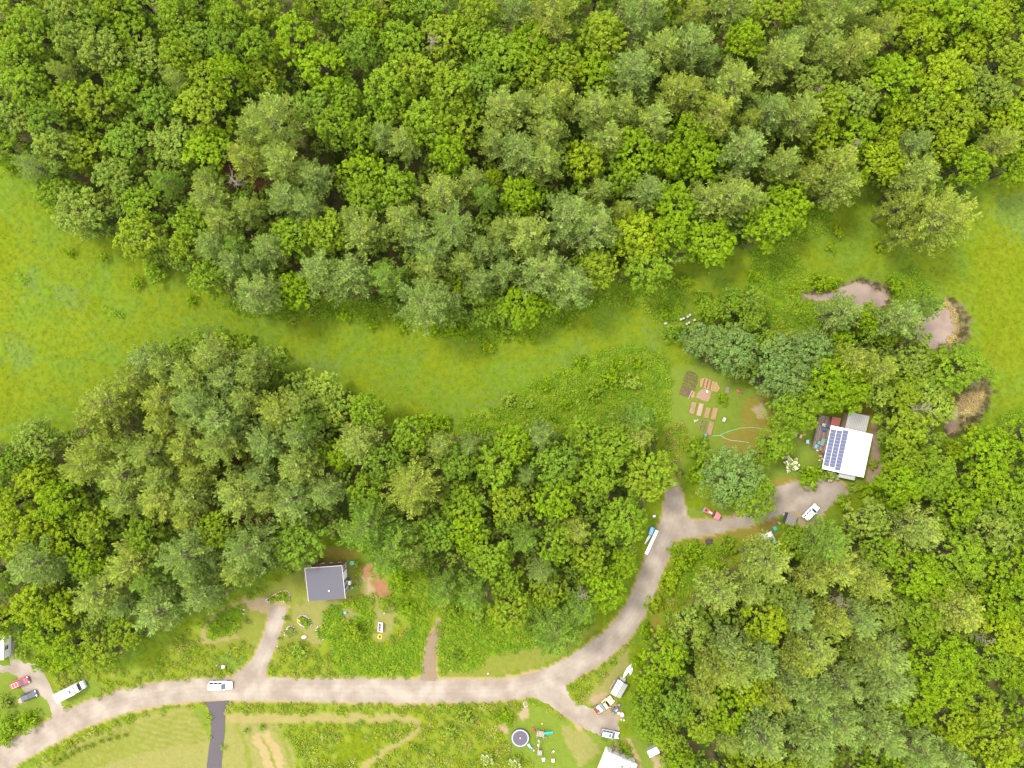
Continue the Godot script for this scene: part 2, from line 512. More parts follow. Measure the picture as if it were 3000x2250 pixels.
var WOOD_E := pv([2010, 970, 2070, 965, 2130, 925, 2130, 850, 2180, 850, 2220, 900, 2240, 945, 2300, 985, 2380, 985, 2420, 910, 2480, 900, 2560, 930, 2640, 915, 2690, 885, 2730, 890, 2690, 960, 2680, 1010, 2760, 1060, 2820, 1040, 2830, 1070, 2740, 1120, 2760, 1190, 2745, 1240, 2735, 1290, 2780, 1360, 2850, 1330, 2930, 1260, 3040, 1230, 3040, 2290, 1960, 2290, 1960, 2240, 1905, 2170, 1885, 2120, 1865, 2080, 1860, 2040, 1880, 1990, 1890, 1930, 1910, 1890, 1960, 1860, 2000, 1810, 2020, 1750, 2050, 1720, 2120, 1680, 2200, 1625, 2270, 1600, 2340, 1590, 2400, 1575, 2450, 1545, 2520, 1500, 2590, 1470, 2610, 1400, 2600, 1300, 2605, 1230, 2560, 1160, 2510, 1175, 2440, 1190, 2390, 1190, 2330, 1215, 2290, 1190, 2240, 1150, 2190, 1115, 2120, 1090, 2060, 1060, 2010, 1030])

# x, y, radius, tone (0 pale olive, 1 grey-green, 2 yellowish olive, 3 fresh green)
var PINES := [805,362,85,0, 741,384,45,0, 723,470,50,2, 841,484,58,0, 918,524,48,1, 836,579,50,1, 904,610,45,1, 113,493,38,1, 488,533,35,3, 606,529,35,0, 610,583,55,0, 728,615,42,0, 655,651,50,0, 633,719,45,1, 787,732,50,1, 701,723,40,3, 194,221,32,0, 529,244,35,0,
	1122,398,38,1, 1185,420,45,0, 1475,325,65,0, 1533,307,45,0, 1624,294,55,2, 1592,335,50,0, 1506,438,55,1, 1538,470,50,1, 1447,420,40,0, 1741,325,55,0, 1823,325,48,0, 1909,353,55,0, 1850,208,65,1, 1940,145,60,0, 1886,36,60,1, 1615,27,80,2, 1511,22,45,1, 1976,271,50,2, 1592,479,55,0, 1601,398,50,0, 1782,407,55,0, 1759,556,35,0, 1895,560,50,1, 1669,628,65,1, 1741,669,65,1, 1818,624,30,2, 1294,570,60,0, 1380,533,40,0, 1420,579,38,3, 1325,669,70,1, 1226,692,50,1, 1176,642,50,0, 1063,678,60,0, 1036,642,40,0, 1542,692,65,0, 1470,678,40,0, 1407,732,45,1, 1457,732,35,1, 1271,741,50,1,
	2027,50,40,2, 2027,131,60,1, 2072,172,35,1, 2145,14,55,0, 2145,244,65,0, 2018,280,45,2, 2280,181,55,0, 2321,122,45,1, 2402,90,55,0, 2411,158,50,0, 2497,154,55,2, 2434,27,70,0, 2510,23,45,0, 2583,86,45,2, 2253,325,50,1, 2095,339,55,2, 2344,348,55,0, 2194,357,35,2, 2176,434,60,1, 2289,479,45,0, 2131,583,55,0, 2072,588,50,0, 2190,583,50,0, 2371,520,40,2, 2452,488,60,2, 2452,551,52,0, 2669,429,40,1, 2683,511,60,0, 2655,551,45,0, 2741,646,90,2, 2633,610,40,2, 2655,687,40,2, 2927,425,45,2,
	687,773,50,1, 750,777,35,1, 764,858,58,1, 940,800,55,1, 985,825,50,1, 438,1057,50,1, 493,1075,50,0, 633,1045,55,0, 746,1057,40,0, 389,1112,45,2, 307,1184,65,2, 271,1220,45,2, 488,1175,55,2, 570,1112,55,0, 669,1112,60,1, 588,1179,75,1, 488,1235,50,2, 655,1229,65,1, 565,1245,50,0, 723,1170,50,0, 814,1202,60,2, 877,1184,45,0, 904,1234,40,3, 740,1103,40,0, 271,1356,75,2, 307,1305,50,2, 389,1311,40,0, 448,1320,50,0, 547,1311,55,2, 655,1292,70,0, 778,1292,60,1, 882,1274,50,1, 380,1396,65,0, 488,1392,50,0, 579,1387,50,2, 479,1460,65,2, 380,1460,55,0, 565,1450,50,0, 701,1451,65,0, 764,1392,45,1, 872,1369,60,0, 791,1455,50,0, 859,1469,60,1, 958,1437,45,1,
	1027,809,60,1, 1136,818,50,3, 1258,782,50,0, 1240,890,80,1, 1300,875,45,1, 1357,777,45,0, 1402,827,45,1, 1479,791,45,1, 1592,800,65,1, 1669,836,60,1, 1050,1297,60,0, 1289,1302,40,0, 1212,1428,80,2, 1375,1302,30,1, 1583,1275,40,1, 1863,1225,48,3, 1873,1275,45,2, 1542,1392,28,1,
	2479,1057,45,2, 2565,1080,45,2, 2466,915,50,1, 2633,935,55,1, 2705,895,40,3, 113,1649,60,1, 167,1663,40,1, 389,1654,65,2, 561,1622,75,1, 574,1672,55,1, 732,1604,75,1, 705,1658,50,0, 285,1744,65,0, 475,1789,65,1, 452,1690,50,3, 601,1735,50,1, 556,1509,50,2, 370,1767,40,1, 488,1717,45,1, 1072,1540,75,3, 1163,1590,60,3, 1136,1630,55,3, 1199,1617,45,0, 1687,1550,40,2, 1538,1577,40,3, 1583,1663,35,1, 1303,1731,42,3, 1384,1740,45,3, 1624,1845,75,3, 1700,1775,50,3,
	2240,1649,65,0, 2407,1590,58,3, 2440,1615,55,0, 2452,1658,60,2, 2371,1694,45,2, 2533,1699,50,2, 2511,1658,35,0, 2194,1726,45,0, 2108,1735,60,0, 2330,1803,50,1, 2434,1812,50,2, 2502,1812,50,1, 2809,1789,65,2, 2380,1898,60,0, 2348,1925,50,2, 2542,1898,45,0, 2592,1920,65,1, 2601,1993,65,1, 2136,1939,70,0, 2222,1929,60,1, 2090,1952,50,2, 2059,2024,40,2, 2271,2042,45,2, 2127,1875,45,1, 2678,1545,60,0, 2371,2033,70,1, 2429,2088,70,1, 2384,2133,65,1, 2565,2133,75,1, 2384,2187,60,1, 2231,2155,65,1, 2678,2187,70,1, 2136,2169,40,0, 2778,2214,50,1, 2316,1997,50,1, 2461,1993,50,1]
# x, y, radius, tone (0 mid, 1 dark blue-green, 2 lime, 3 olive, 4 grey-green, 5 bright, 6 light), height
var TREES := [723,840,40,2,10, 1325,831,38,2,11, 1606,885,40,5,9, 1429,899,42,0,9, 1447,524,30,2,10, 2398,398,45,2,14, 2597,407,35,2,14, 2280,1613,34,2,12, 2240,1816,58,2,15, 2759,1952,95,5,18, 113,1401,52,2,14, 27,1473,52,2,14, 45,1581,60,2,14, 110,1541,50,2,14, 90,1771,62,2,13, 181,1789,50,2,12, 271,1645,50,5,13, 271,1536,58,3,15, 108,1290,62,4,14, 60,1345,45,1,13,
	2145,1021,72,7,12, 2100,1003,45,7,10, 2040,1000,45,7,9, 2280,1044,60,7,12, 2375,1030,65,7,13, 2294,1107,70,7,13, 2434,1090,65,5,14, 2475,1140,66,5,14, 2385,1160,60,0,13, 2325,1205,66,0,13, 2271,1292,52,0,10, 2240,1335,36,0,9, 2145,1400,88,7,13, 2203,1451,66,0,12, 2669,1057,50,4,11, 2570,1143,45,6,11, 2642,1143,50,3,11, 2723,1134,60,6,10, 2740,1193,52,6,10, 2723,1392,70,0,13, 2633,1419,66,5,13, 2655,1338,50,3,11, 2540,935,50,5,9, 2600,975,40,3,8, 2460,1000,40,5,9, 2080,905,35,0,7, 2150,880,38,0,7, 2200,930,38,0,7, 2250,1000,40,0,8, 936,1145,58,6,9, 980,1195,55,6,9, 915,1320,48,5,10, 1000,1330,48,5,10, 1825,1650,40,5,10, 2335,1590,52,0,9, 1905,2120,45,0,11, 1955,2165,45,3,11, 1990,2235,45,5,12, 1885,2060,38,0,10, 1900,1995,42,5,11]
var SHRUBS := [1880,2105,30,5, 1900,2150,34,0, 1935,2165,30,5, 1862,2060,22,0, 1955,2220,32,5, 1880,2020,26,0, 1870,1940,25,5, 12,2055,30,4, 1316,967,30,5, 1271,962,28,5, 1479,967,34,0, 1524,994,14,2, 1429,1017,25,2, 1348,967,28,5, 1832,791,34,0, 1768,818,30,5, 1732,867,18,5, 1949,917,25,5, 1963,809,25,0, 1493,1170,30,6, 1551,1184,22,6, 1249,1238,44,5, 1289,1243,40,5, 1619,1216,20,0, 1805,1066,28,5, 1868,1066,28,5, 1967,976,45,1, 1655,1184,25,5, 1791,1112,38,5, 461,791,52,0, 601,818,35,6, 913,908,25,6, 809,1039,40,6, 800,1125,40,6, 520,1021,48,0, 588,994,40,0, 655,994,40,0, 723,1008,40,0, 27,488,30,5, 2271,678,40,6, 2335,624,30,5, 2457,678,25,2, 2439,723,20,2, 2583,719,25,5, 2014,822,22,5, 2054,868,30,0, 2063,905,30,0, 2131,945,30,5, 2208,804,25,5, 2398,831,38,5, 2434,831,35,5, 2325,845,18,2, 2728,858,24,2, 2624,840,34,5, 2045,1306,38,0, 2059,1338,48,0, 2041,1392,38,5, 2375,1395,48,5, 2561,1360,20,2, 2117,1166,22,5, 877,1907,32,6, 1362,2101,32,6, 1316,2142,30,6, 1479,2101,28,5, 1221,2196,18,1, 30,2125,42,0, 85,2110,38,5, 20,2165,30,5, 60,1918,27,6, 118,1945,30,5, 165,1955,30,2, 719,2142,11,5, 765,2133,12,5, 2110,760,28,0, 2060,760,25,5, 1900,850,26,0, 1990,830,26,0, 1850,880,14,2, 1700,1060,28,5, 1740,1150,35,0, 1850,1120,35,6, 1600,1130,25,5, 2000,1650,40,5, 1960,1700,40,2, 2030,1610,35,5, 2130,1600,35,0, 2090,1660,38,5, 1975,1610,25,5, 1915,1770,35,2, 1890,1850,30,5, 2470,1470,30,5, 2540,1440,35,5, 2500,1430,20,6, 2800,1320,40,2, 2850,1260,30,2, 2690,1290,35,5, 2640,1240,35,0, 2600,1330,22,5, 2900,1300,35,5, 2760,1060,40,0, 2800,1050,30,5, 2720,1050,30,5, 1180,1700,35,5, 1130,1770,30,5, 1200,1780,30,5, 1060,1600,25,5, 1330,1790,30,0, 1400,1800,30,6, 1450,1830,30,5, 1340,1925,26,1, 1300,1770,25,6, 200,740,18,5, 300,755,22,5, 400,830,25,5, 560,880,22,5, 860,935,22,6, 1010,925,28,5, 1090,950,25,5, 1180,960,25,5, 1560,985,20,5, 1660,945,22,5]
const PINE_WORDS := ["pale olive", "grey-green", "yellowish olive", "fresh green"]
const LEAF_WORDS := ["mid-green", "dark blue-green", "lime-yellow", "olive-green", "grey-green", "bright green", "light green", "cool grey-green"]
var pine_mats := []
var leaf_mats := []
var pine_kit := []
var leaf_kit := []
var shrub_kit := []

const ONES := ["zero", "one", "two", "three", "four", "five", "six", "seven", "eight", "nine", "ten", "eleven", "twelve", "thirteen", "fourteen", "fifteen", "sixteen", "seventeen", "eighteen", "nineteen"]
const TENS := ["", "", "twenty", "thirty", "forty", "fifty", "sixty", "seventy", "eighty", "ninety"]
func words(n: int) -> String:
	if n >= 100: return "hundred"
	if n < 20: return ONES[maxi(n, 0)]
	return TENS[n / 10] + ("-" + ONES[n % 10] if n % 10 else "")

# a crowd of look-alikes: told apart by size, tone and stand first, then by place in the photo
func unique(label_start: String, px: float, py: float, r := 0.0) -> String:
	if r > 58: label_start = "broad " + label_start
	elif r > 0 and r < 41: label_start = "slim " + label_start
	var a := roundi(px / 30.0); var b := roundi(py / 22.5)
	for d in [0, 1, -1, 2, -2]:
		var s := "%s, %s percent across, %s percent down" % [label_start, words(a), words(b + d)]
		if not tree_labels.has(s):
			tree_labels[s] = true
			return s
	return label_start

func stand(px: float, py: float) -> String:
	if Geometry2D.is_point_in_polygon(Vector2(px, py), WOOD_N): return "in the upper wood"
	if px > 2000 and py > 1480: return "in the lower right wood"
	if px > 2000 and py > 780: return "in the pond grove"
	if px > 1000 and py > 1150 and py < 1900: return "in the central wood"
	return "in the left wood"

func plant_tree(called: String, label: String, group: String, kit: Array, m: Material, at: Vector3, sc: float, sy: float, turn: float, bark: Material) -> void:
	var o := thing(called, label, "tree", at, turn, group)
	for i in 2:
		var p := MeshInstance3D.new()
		p.name = "crown" if i == 0 else "trunk"
		p.mesh = kit[i]
		p.material_override = m if i == 0 else bark
		o.add_child(p, true)
	o.scale = Vector3(sc, sy, sc)

const CROWN_FREE := [[455, 32, 12], [1815, 2020, 30], [1768, 2062, 40], [1915, 2206, 26], [1841, 1966, 16], [1810, 2085, 30], [1908, 1690, 34], [1930, 1640, 34], [1880, 1770, 34], [1905, 1585, 30], [2316, 1520, 30], [2440, 1440, 45], [2485, 1323, 100], [2440, 1220, 30], [2372, 1500, 32], [965, 1700, 75], [2060, 1150, 40], [2259, 1577, 8], [1800, 1860, 34], [215, 2015, 45], [2020, 940, 35], [2570, 865, 30], [2750, 950, 40]]

func grow_woods() -> void:
	for c in [[0.235, 0.295, 0.056], [0.205, 0.275, 0.066], [0.256, 0.302, 0.046], [0.165, 0.256, 0.034]]:
		pine_mats.append(leafmat(c[0], c[1], c[2], 0.14))
	for c in [[0.15, 0.236, 0.012], [0.13, 0.212, 0.017], [0.198, 0.27, 0.008], [0.17, 0.238, 0.012], [0.17, 0.232, 0.03], [0.16, 0.252, 0.006], [0.2, 0.275, 0.03], [0.138, 0.212, 0.048]]:
		leaf_mats.append(leafmat(c[0], c[1], c[2], 0.18))
	var big_pines := [pine(130, 6.6, 21.0), pine(131, 6.8, 22.0), pine(132, 6.4, 21.0)]
	var big_leafy := [broadleaf(230, 6.6, 16.0, 34, 9, 24, 0.4), broadleaf(231, 6.8, 16.0, 36, 9, 24, 0.4)]
	for i in 10: pine_kit.append(pine(100 + i, 4.6, 19.0 + (i % 4)))
	for i in 14: leaf_kit.append(broadleaf(200 + i, 4.6, 15.0 + (i % 3), 22 + i % 6, 9, 20, 0.36))
	for i in 6: shrub_kit.append(shrub_mesh(300 + i, 2.2, 2.4, 16, 0.34))
	rng.seed = 77
	var spots: Array[Vector3] = []   # sheet x, y and radius of every crown
	for i in range(0, PINES.size(), 4):
		var x: float = PINES[i]; var y: float = PINES[i + 1]; var r: float = PINES[i + 2]; var tone: int = PINES[i + 3]
		spots.append(Vector3(x, y, r))
		var kit: Array = pine_kit[(i / 4) % 10] if r < 70 else big_pines[(i / 4) % 3]
		var sc := r * S / (4.6 if r < 70 else 6.6) * 1.12
		var ht := 12.0 + r * 0.11
		var sy := ht / 20.0
		plant_tree("pine_tree", unique("%s pine %s" % [PINE_WORDS[tone], stand(x, y)], x, y, r), "white pines in the woods", kit, pine_mats[tone], gh(x, y, ht * 0.72), sc, sy, rng.randf() * 360.0, M.bark)
	for i in range(0, TREES.size(), 5):
		var x: float = TREES[i]; var y: float = TREES[i + 1]; var r: float = TREES[i + 2]; var tone: int = TREES[i + 3]; var ht: float = TREES[i + 4]
		spots.append(Vector3(x, y, r))
		plant_tree("broadleaf_tree", unique("%s broadleaf tree %s" % [LEAF_WORDS[tone], stand(x, y)], x, y, r), "broadleaf trees in the woods", leaf_kit[(i / 5) % 14] if r < 64 else big_leafy[(i / 5) % 2], leaf_mats[tone], gh(x, y, ht * 0.75), r * S / (4.6 if r < 64 else 6.7) * 1.08, ht / 16.0, rng.randf() * 360.0, M.bark)
	# the rest of the woods: broadleaf trees between the ones above
	var woods := [WOOD_N, WOOD_W, WOOD_E]
	var made := 0
	for pass_ in 5:
		var gap: float = [1.30, 1.18, 1.08, 1.0, 0.93][pass_]
		for tries in 2600:
			var x := rng.randf_range(-35, 3035); var y := rng.randf_range(-35, 2285)
			var pt := Vector2(x, y)
			var hit := false
			for w in woods:
				if Geometry2D.is_point_in_polygon(pt, w): hit = true; break
			if not hit: continue
			var r := rng.randf_range(42, 62)
			var ok := true
			for kc in CROWN_FREE:
				if Vector2(kc[0] - x, kc[1] - y).length() < kc[2] + r: ok = false; break
			if not ok: continue
			for sp in spots:
				var d := (sp.z + r) * 0.80 * gap
				if absf(sp.x - x) < d and absf(sp.y - y) < d and Vector2(sp.x - x, sp.y - y).length() < d:
					ok = false; break
			if not ok: continue
			spots.append(Vector3(x, y, r))
			var bag: Array
			if y < 900:
				if x < 550: bag = [0, 0, 1, 3, 4, 0, 3]
				elif x < 1500: bag = [0, 3, 5, 0, 3, 1]
				elif x < 2350: bag = [5, 2, 0, 5, 3]
				else: bag = [2, 5, 3, 2, 5, 4]
			elif x < 1000: bag = [0, 1, 2, 5, 3, 0]
			elif x < 2000: bag = [0, 0, 5, 0, 3, 1]
			else: bag = [5, 0, 3, 5, 2, 4, 0]
			var tone: int = bag[rng.randi() % bag.size()]
			var ht := rng.randf_range(12.0, 16.5) * (0.85 if r < 42 else 1.0)
			made += 1
			plant_tree("broadleaf_tree", unique("%s broadleaf tree %s" % [LEAF_WORDS[tone], stand(x, y)], x, y, r), "broadleaf trees in the woods", leaf_kit[rng.randi() % 14], leaf_mats[tone], gh(x, y, ht * 0.75), r * S / 4.6 * 1.3, ht / 16.0, rng.randf() * 360.0, M.bark)
	print("filled broadleaf trees: ", made)
	var young := []
	for tries in 9000:
		var x := rng.randf_range(-35, 3035); var y := rng.randf_range(-35, 2285)
		var pt := Vector2(x, y)
		var hit := false
		for w in woods:
			if Geometry2D.is_point_in_polygon(pt, w): hit = true; break
		if not hit: continue
		var ok := true
		for kc in CROWN_FREE:
			if Vector2(kc[0] - x, kc[1] - y).length() < kc[2] + 30: ok = false; break
		if not ok: continue
		for q in young:
			if absf(q.x - x) < 44 and absf(q.y - y) < 44 and Vector2(q.x - x, q.y - y).length() < 44:
				ok = false; break
		if ok: young.append(Vector3(x, y, rng.randf_range(0.45, 0.7)))
	var small_kit := [broadleaf(250, 4.6, 14.0, 12, 7, 18, 0.55)[0], broadleaf(251, 4.6, 15.0, 13, 7, 18, 0.55)[0], broadleaf(252, 4.6, 13.0, 12, 7, 18, 0.55)[0]]
	var young_mat := leafmat(1, 1, 1, 0.18)
	for q in 3:
		var mm := MultiMesh.new()
		mm.transform_format = MultiMesh.TRANSFORM_3D
		mm.use_colors = true
		mm.mesh = small_kit[q]
		var mine := []
		for i in range(q, young.size(), 3): mine.append(young[i])
		mm.instance_count = mine.size()
		for i in mine.size():
			var sp: Vector3 = mine[i]
			var at := gh(sp.x, sp.y, 7.0)
			mm.set_instance_transform(i, Transform3D(Basis(Vector3.UP, rng.randf() * TAU).scaled(Vector3(sp.z, sp.z * rng.randf_range(0.9, 1.15), sp.z)), at))
			mm.set_instance_color(i, Color(0.125, 0.205, 0.015).lerp(Color(0.17, 0.23, 0.03), rng.randf()))
		var o := MultiMeshInstance3D.new()
		o.name = numbered("young_growth")
		o.multimesh = mm
		o.material_override = young_mat
		add_child(o, true)
		tag(o, "young broadleaf growth filling the gaps between the taller crowns", "", "", "stuff")
	print("young ", young.size())
	var dead := [1265, 118, 2.2, 2465, 1765, 2.4, 2895, 1880, 2.0, 682, 525, 2.4, 2708, 1200, 2.6, 1705, 1744, 1.8, 258, 149, 2.6, 2402, 258, 1.6, 2506, 420, 1.6]
	for i in range(0, dead.size(), 3):
		var ht := 15.5
		var o := solo("dead_tree", MBWrap(dead_tree_mesh(400 + i, dead[i + 2], ht)), M.dead, unique("bare grey-brown dead tree among green crowns", dead[i], dead[i + 1]), "tree", gh(dead[i], dead[i + 1], ht * 0.9), 0.0, "dead trees in the woods")
	for i in range(0, SHRUBS.size(), 4):
		var x: float = SHRUBS[i]; var y: float = SHRUBS[i + 1]; var r: float = SHRUBS[i + 2]; var tone: int = SHRUBS[i + 3]
		shrub(x, y, r, leaf_mats[tone], unique("%s bushy shrub" % LEAF_WORDS[tone], x, y), i)

func shrub(x: float, y: float, r: float, m: Material, label: String, pick: int, tall := 1.0) -> MeshInstance3D:
	var o := MeshInstance3D.new()
	o.name = numbered("shrub")
	o.mesh = shrub_kit[pick % 6]
	o.material_override = m
	add_child(o, true)
	o.position = gh(x, y, 1.2)
	o.rotation.y = pick * 1.7
	var k := r * S / 2.2
	o.scale = Vector3(k, lerpf(k, 1.0, 0.3) * tall, k)
	tag(o, label, "shrub", "shrubs and bushes")
	return o

func MBWrap(m: ArrayMesh) -> MB:
	var b := MB.new()
	var a := m.surface_get_arrays(0)
	b.v = a[Mesh.ARRAY_VERTEX]; b.n = a[Mesh.ARRAY_NORMAL]; b.c = a[Mesh.ARRAY_COLOR]; b.ix = a[Mesh.ARRAY_INDEX]
	return b

# ---------- ground ----------
# kind -> base colours (linear) mixed by noise, plant cover, share of spots that carry a plant, plant colours
var COVER := {
	"meadow": [[Color(0.09, 0.15, 0.003), Color(0.122, 0.154, 0.003), Color(0.098, 0.148, 0.012), Color(0.118, 0.158, 0.03)], "grass", 0.5],
	"gold": [[Color(0.106, 0.148, 0.003), Color(0.124, 0.144, 0.004), Color(0.102, 0.148, 0.006), Color(0.118, 0.146, 0.004)], "grass", 0.6],
	"sage": [[Color(0.10, 0.152, 0.022), Color(0.11, 0.157, 0.02), Color(0.095, 0.15, 0.018), Color(0.12, 0.162, 0.03)], "grass", 0.8],
	"herb": [[Color(0.10, 0.17, 0.006), Color(0.13, 0.19, 0.007), Color(0.09, 0.165, 0.008), Color(0.145, 0.195, 0.014)], "weed", 0.45],
	"rank": [[Color(0.12, 0.165, 0.008), Color(0.15, 0.175, 0.010), Color(0.095, 0.15, 0.010), Color(0.17, 0.18, 0.035)], "weed", 0.24],
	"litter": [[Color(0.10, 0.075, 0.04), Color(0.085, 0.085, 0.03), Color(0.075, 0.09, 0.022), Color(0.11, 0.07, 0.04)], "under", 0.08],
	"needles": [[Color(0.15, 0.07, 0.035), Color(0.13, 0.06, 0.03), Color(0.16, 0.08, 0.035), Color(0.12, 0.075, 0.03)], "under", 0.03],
	"lawn": [[Color(0.125, 0.145, 0.018), Color(0.15, 0.155, 0.026), Color(0.115, 0.145, 0.022), Color(0.165, 0.165, 0.036)], "turf", 0.35],
	"green_lawn": [[Color(0.10, 0.15, 0.014), Color(0.125, 0.16, 0.02), Color(0.09, 0.146, 0.018), Color(0.14, 0.16, 0.026)], "turf", 0.4],
	"dry_lawn": [[Color(0.165, 0.165, 0.045), Color(0.185, 0.17, 0.056), Color(0.145, 0.16, 0.036), Color(0.2, 0.17, 0.058)], "turf", 0.3],
	"brown_lawn": [[Color(0.14, 0.14, 0.014), Color(0.18, 0.13, 0.03), Color(0.125, 0.142, 0.014), Color(0.2, 0.14, 0.045)], "turf", 0.3],
	"mown": [[Color(0.2, 0.175, 0.06), Color(0.215, 0.18, 0.07), Color(0.185, 0.17, 0.05), Color(0.22, 0.18, 0.07)], "", 0.0],
	"tan": [[Color(0.25, 0.18, 0.082), Color(0.27, 0.205, 0.105), Color(0.22, 0.175, 0.065), Color(0.28, 0.2, 0.105)], "", 0.0],
	"earth": [[Color(0.26, 0.178, 0.10), Color(0.28, 0.2, 0.125), Color(0.24, 0.165, 0.085), Color(0.295, 0.215, 0.14)], "", 0.0],
	"mulch": [[Color(0.218, 0.102, 0.0512), Color(0.256, 0.128, 0.0704), Color(0.192, 0.090, 0.0384), Color(0.269, 0.154, 0.0832)], "", 0.0],
	"bog": [[Color(0.12, 0.11, 0.045), Color(0.145, 0.115, 0.065), Color(0.115, 0.12, 0.035), Color(0.165, 0.125, 0.08)], "reed", 0.4],
	"bog_straw": [[Color(0.256, 0.192, 0.0768), Color(0.218, 0.154, 0.0768), Color(0.294, 0.230, 0.0960), Color(0.179, 0.109, 0.0384)], "straw", 0.5],
	"rubble": [[Color(0.192, 0.128, 0.0960), Color(0.230, 0.166, 0.1280), Color(0.154, 0.102, 0.0704), Color(0.269, 0.192, 0.1600)], "", 0.0],
}
var ROAD := [-90, 2275, 38, 20, 2215, 36, 110, 2165, 33, 235, 2100, 33, 362, 2055, 34, 486, 2030, 33, 605, 2020, 33, 700, 2018, 34, 850, 2020, 34, 1000, 2022, 35, 1200, 2024, 35, 1384, 2024, 33, 1510, 2016, 32, 1622, 1985, 33, 1720, 1930, 33, 1802, 1868, 32, 1860, 1790, 30, 1900, 1700, 30, 1930, 1620, 30, 1957, 1560, 30, 1976, 1505, 33, 1974, 1455, 25, 1966, 1410, 12]
var DRIVE_E := [1978, 1548, 30, 2050, 1547, 22, 2130, 1536, 16, 2200, 1517, 19, 2262, 1480, 34, 2340, 1452, 40, 2410, 1440, 40, 2455, 1440, 26]
var DRIVE_W := [735, 2000, 58, 748, 1972, 34, 762, 1940, 24, 780, 1900, 22, 797, 1855, 22, 810, 1810, 24, 815, 1775, 24]
var TRACK := [1256, 1994, 28, 1258, 1960, 19, 1261, 1920, 17, 1267, 1875, 15, 1277, 1846, 7, 1284, 1818, 2]
var TARMAC := [636, 2054, 37, 637, 2072, 28, 639, 2100, 21, 638, 2150, 20, 632, 2200, 21, 626, 2260, 22]
var ZONES := []   # [kind, polygon, bounds] or [kind, ribbon]
var zone_of := PackedInt32Array()
const CELL := 0.6
const NX := 421
const NZ := 321
var kinds: Array = []

func zone(kind: String, a: Array) -> void:
	var p := pv(a)
	var r := Rect2(p[0], Vector2.ZERO)
	for q in p: r = r.expand(q)
	ZONES.append([kind, p, r, false])

func strip(kind: String, a: Array, extra := 0.0) -> void:
	var r := Rect2(Vector2(a[0], a[1]), Vector2.ZERO)
	for i in range(0, a.size(), 3):
		r = r.expand(Vector2(a[i] - a[i + 2] - extra, a[i + 1] - a[i + 2] - extra)).expand(Vector2(a[i] + a[i + 2] + extra, a[i + 1] + a[i + 2] + extra))
	ZONES.append([kind, a, r, true, extra])

func in_strip(p: Vector2, a: Array, extra: float) -> bool:
	for i in range(0, a.size() - 3, 3):
		var q := Vector2(a[i], a[i + 1]); var e := Vector2(a[i + 3], a[i + 4]) - q
		var t := clampf((p - q).dot(e) / e.length_squared(), 0, 1)
		if (q + e * t - p).length() < lerpf(a[i + 2], a[i + 5], t) + extra: return true
	return false

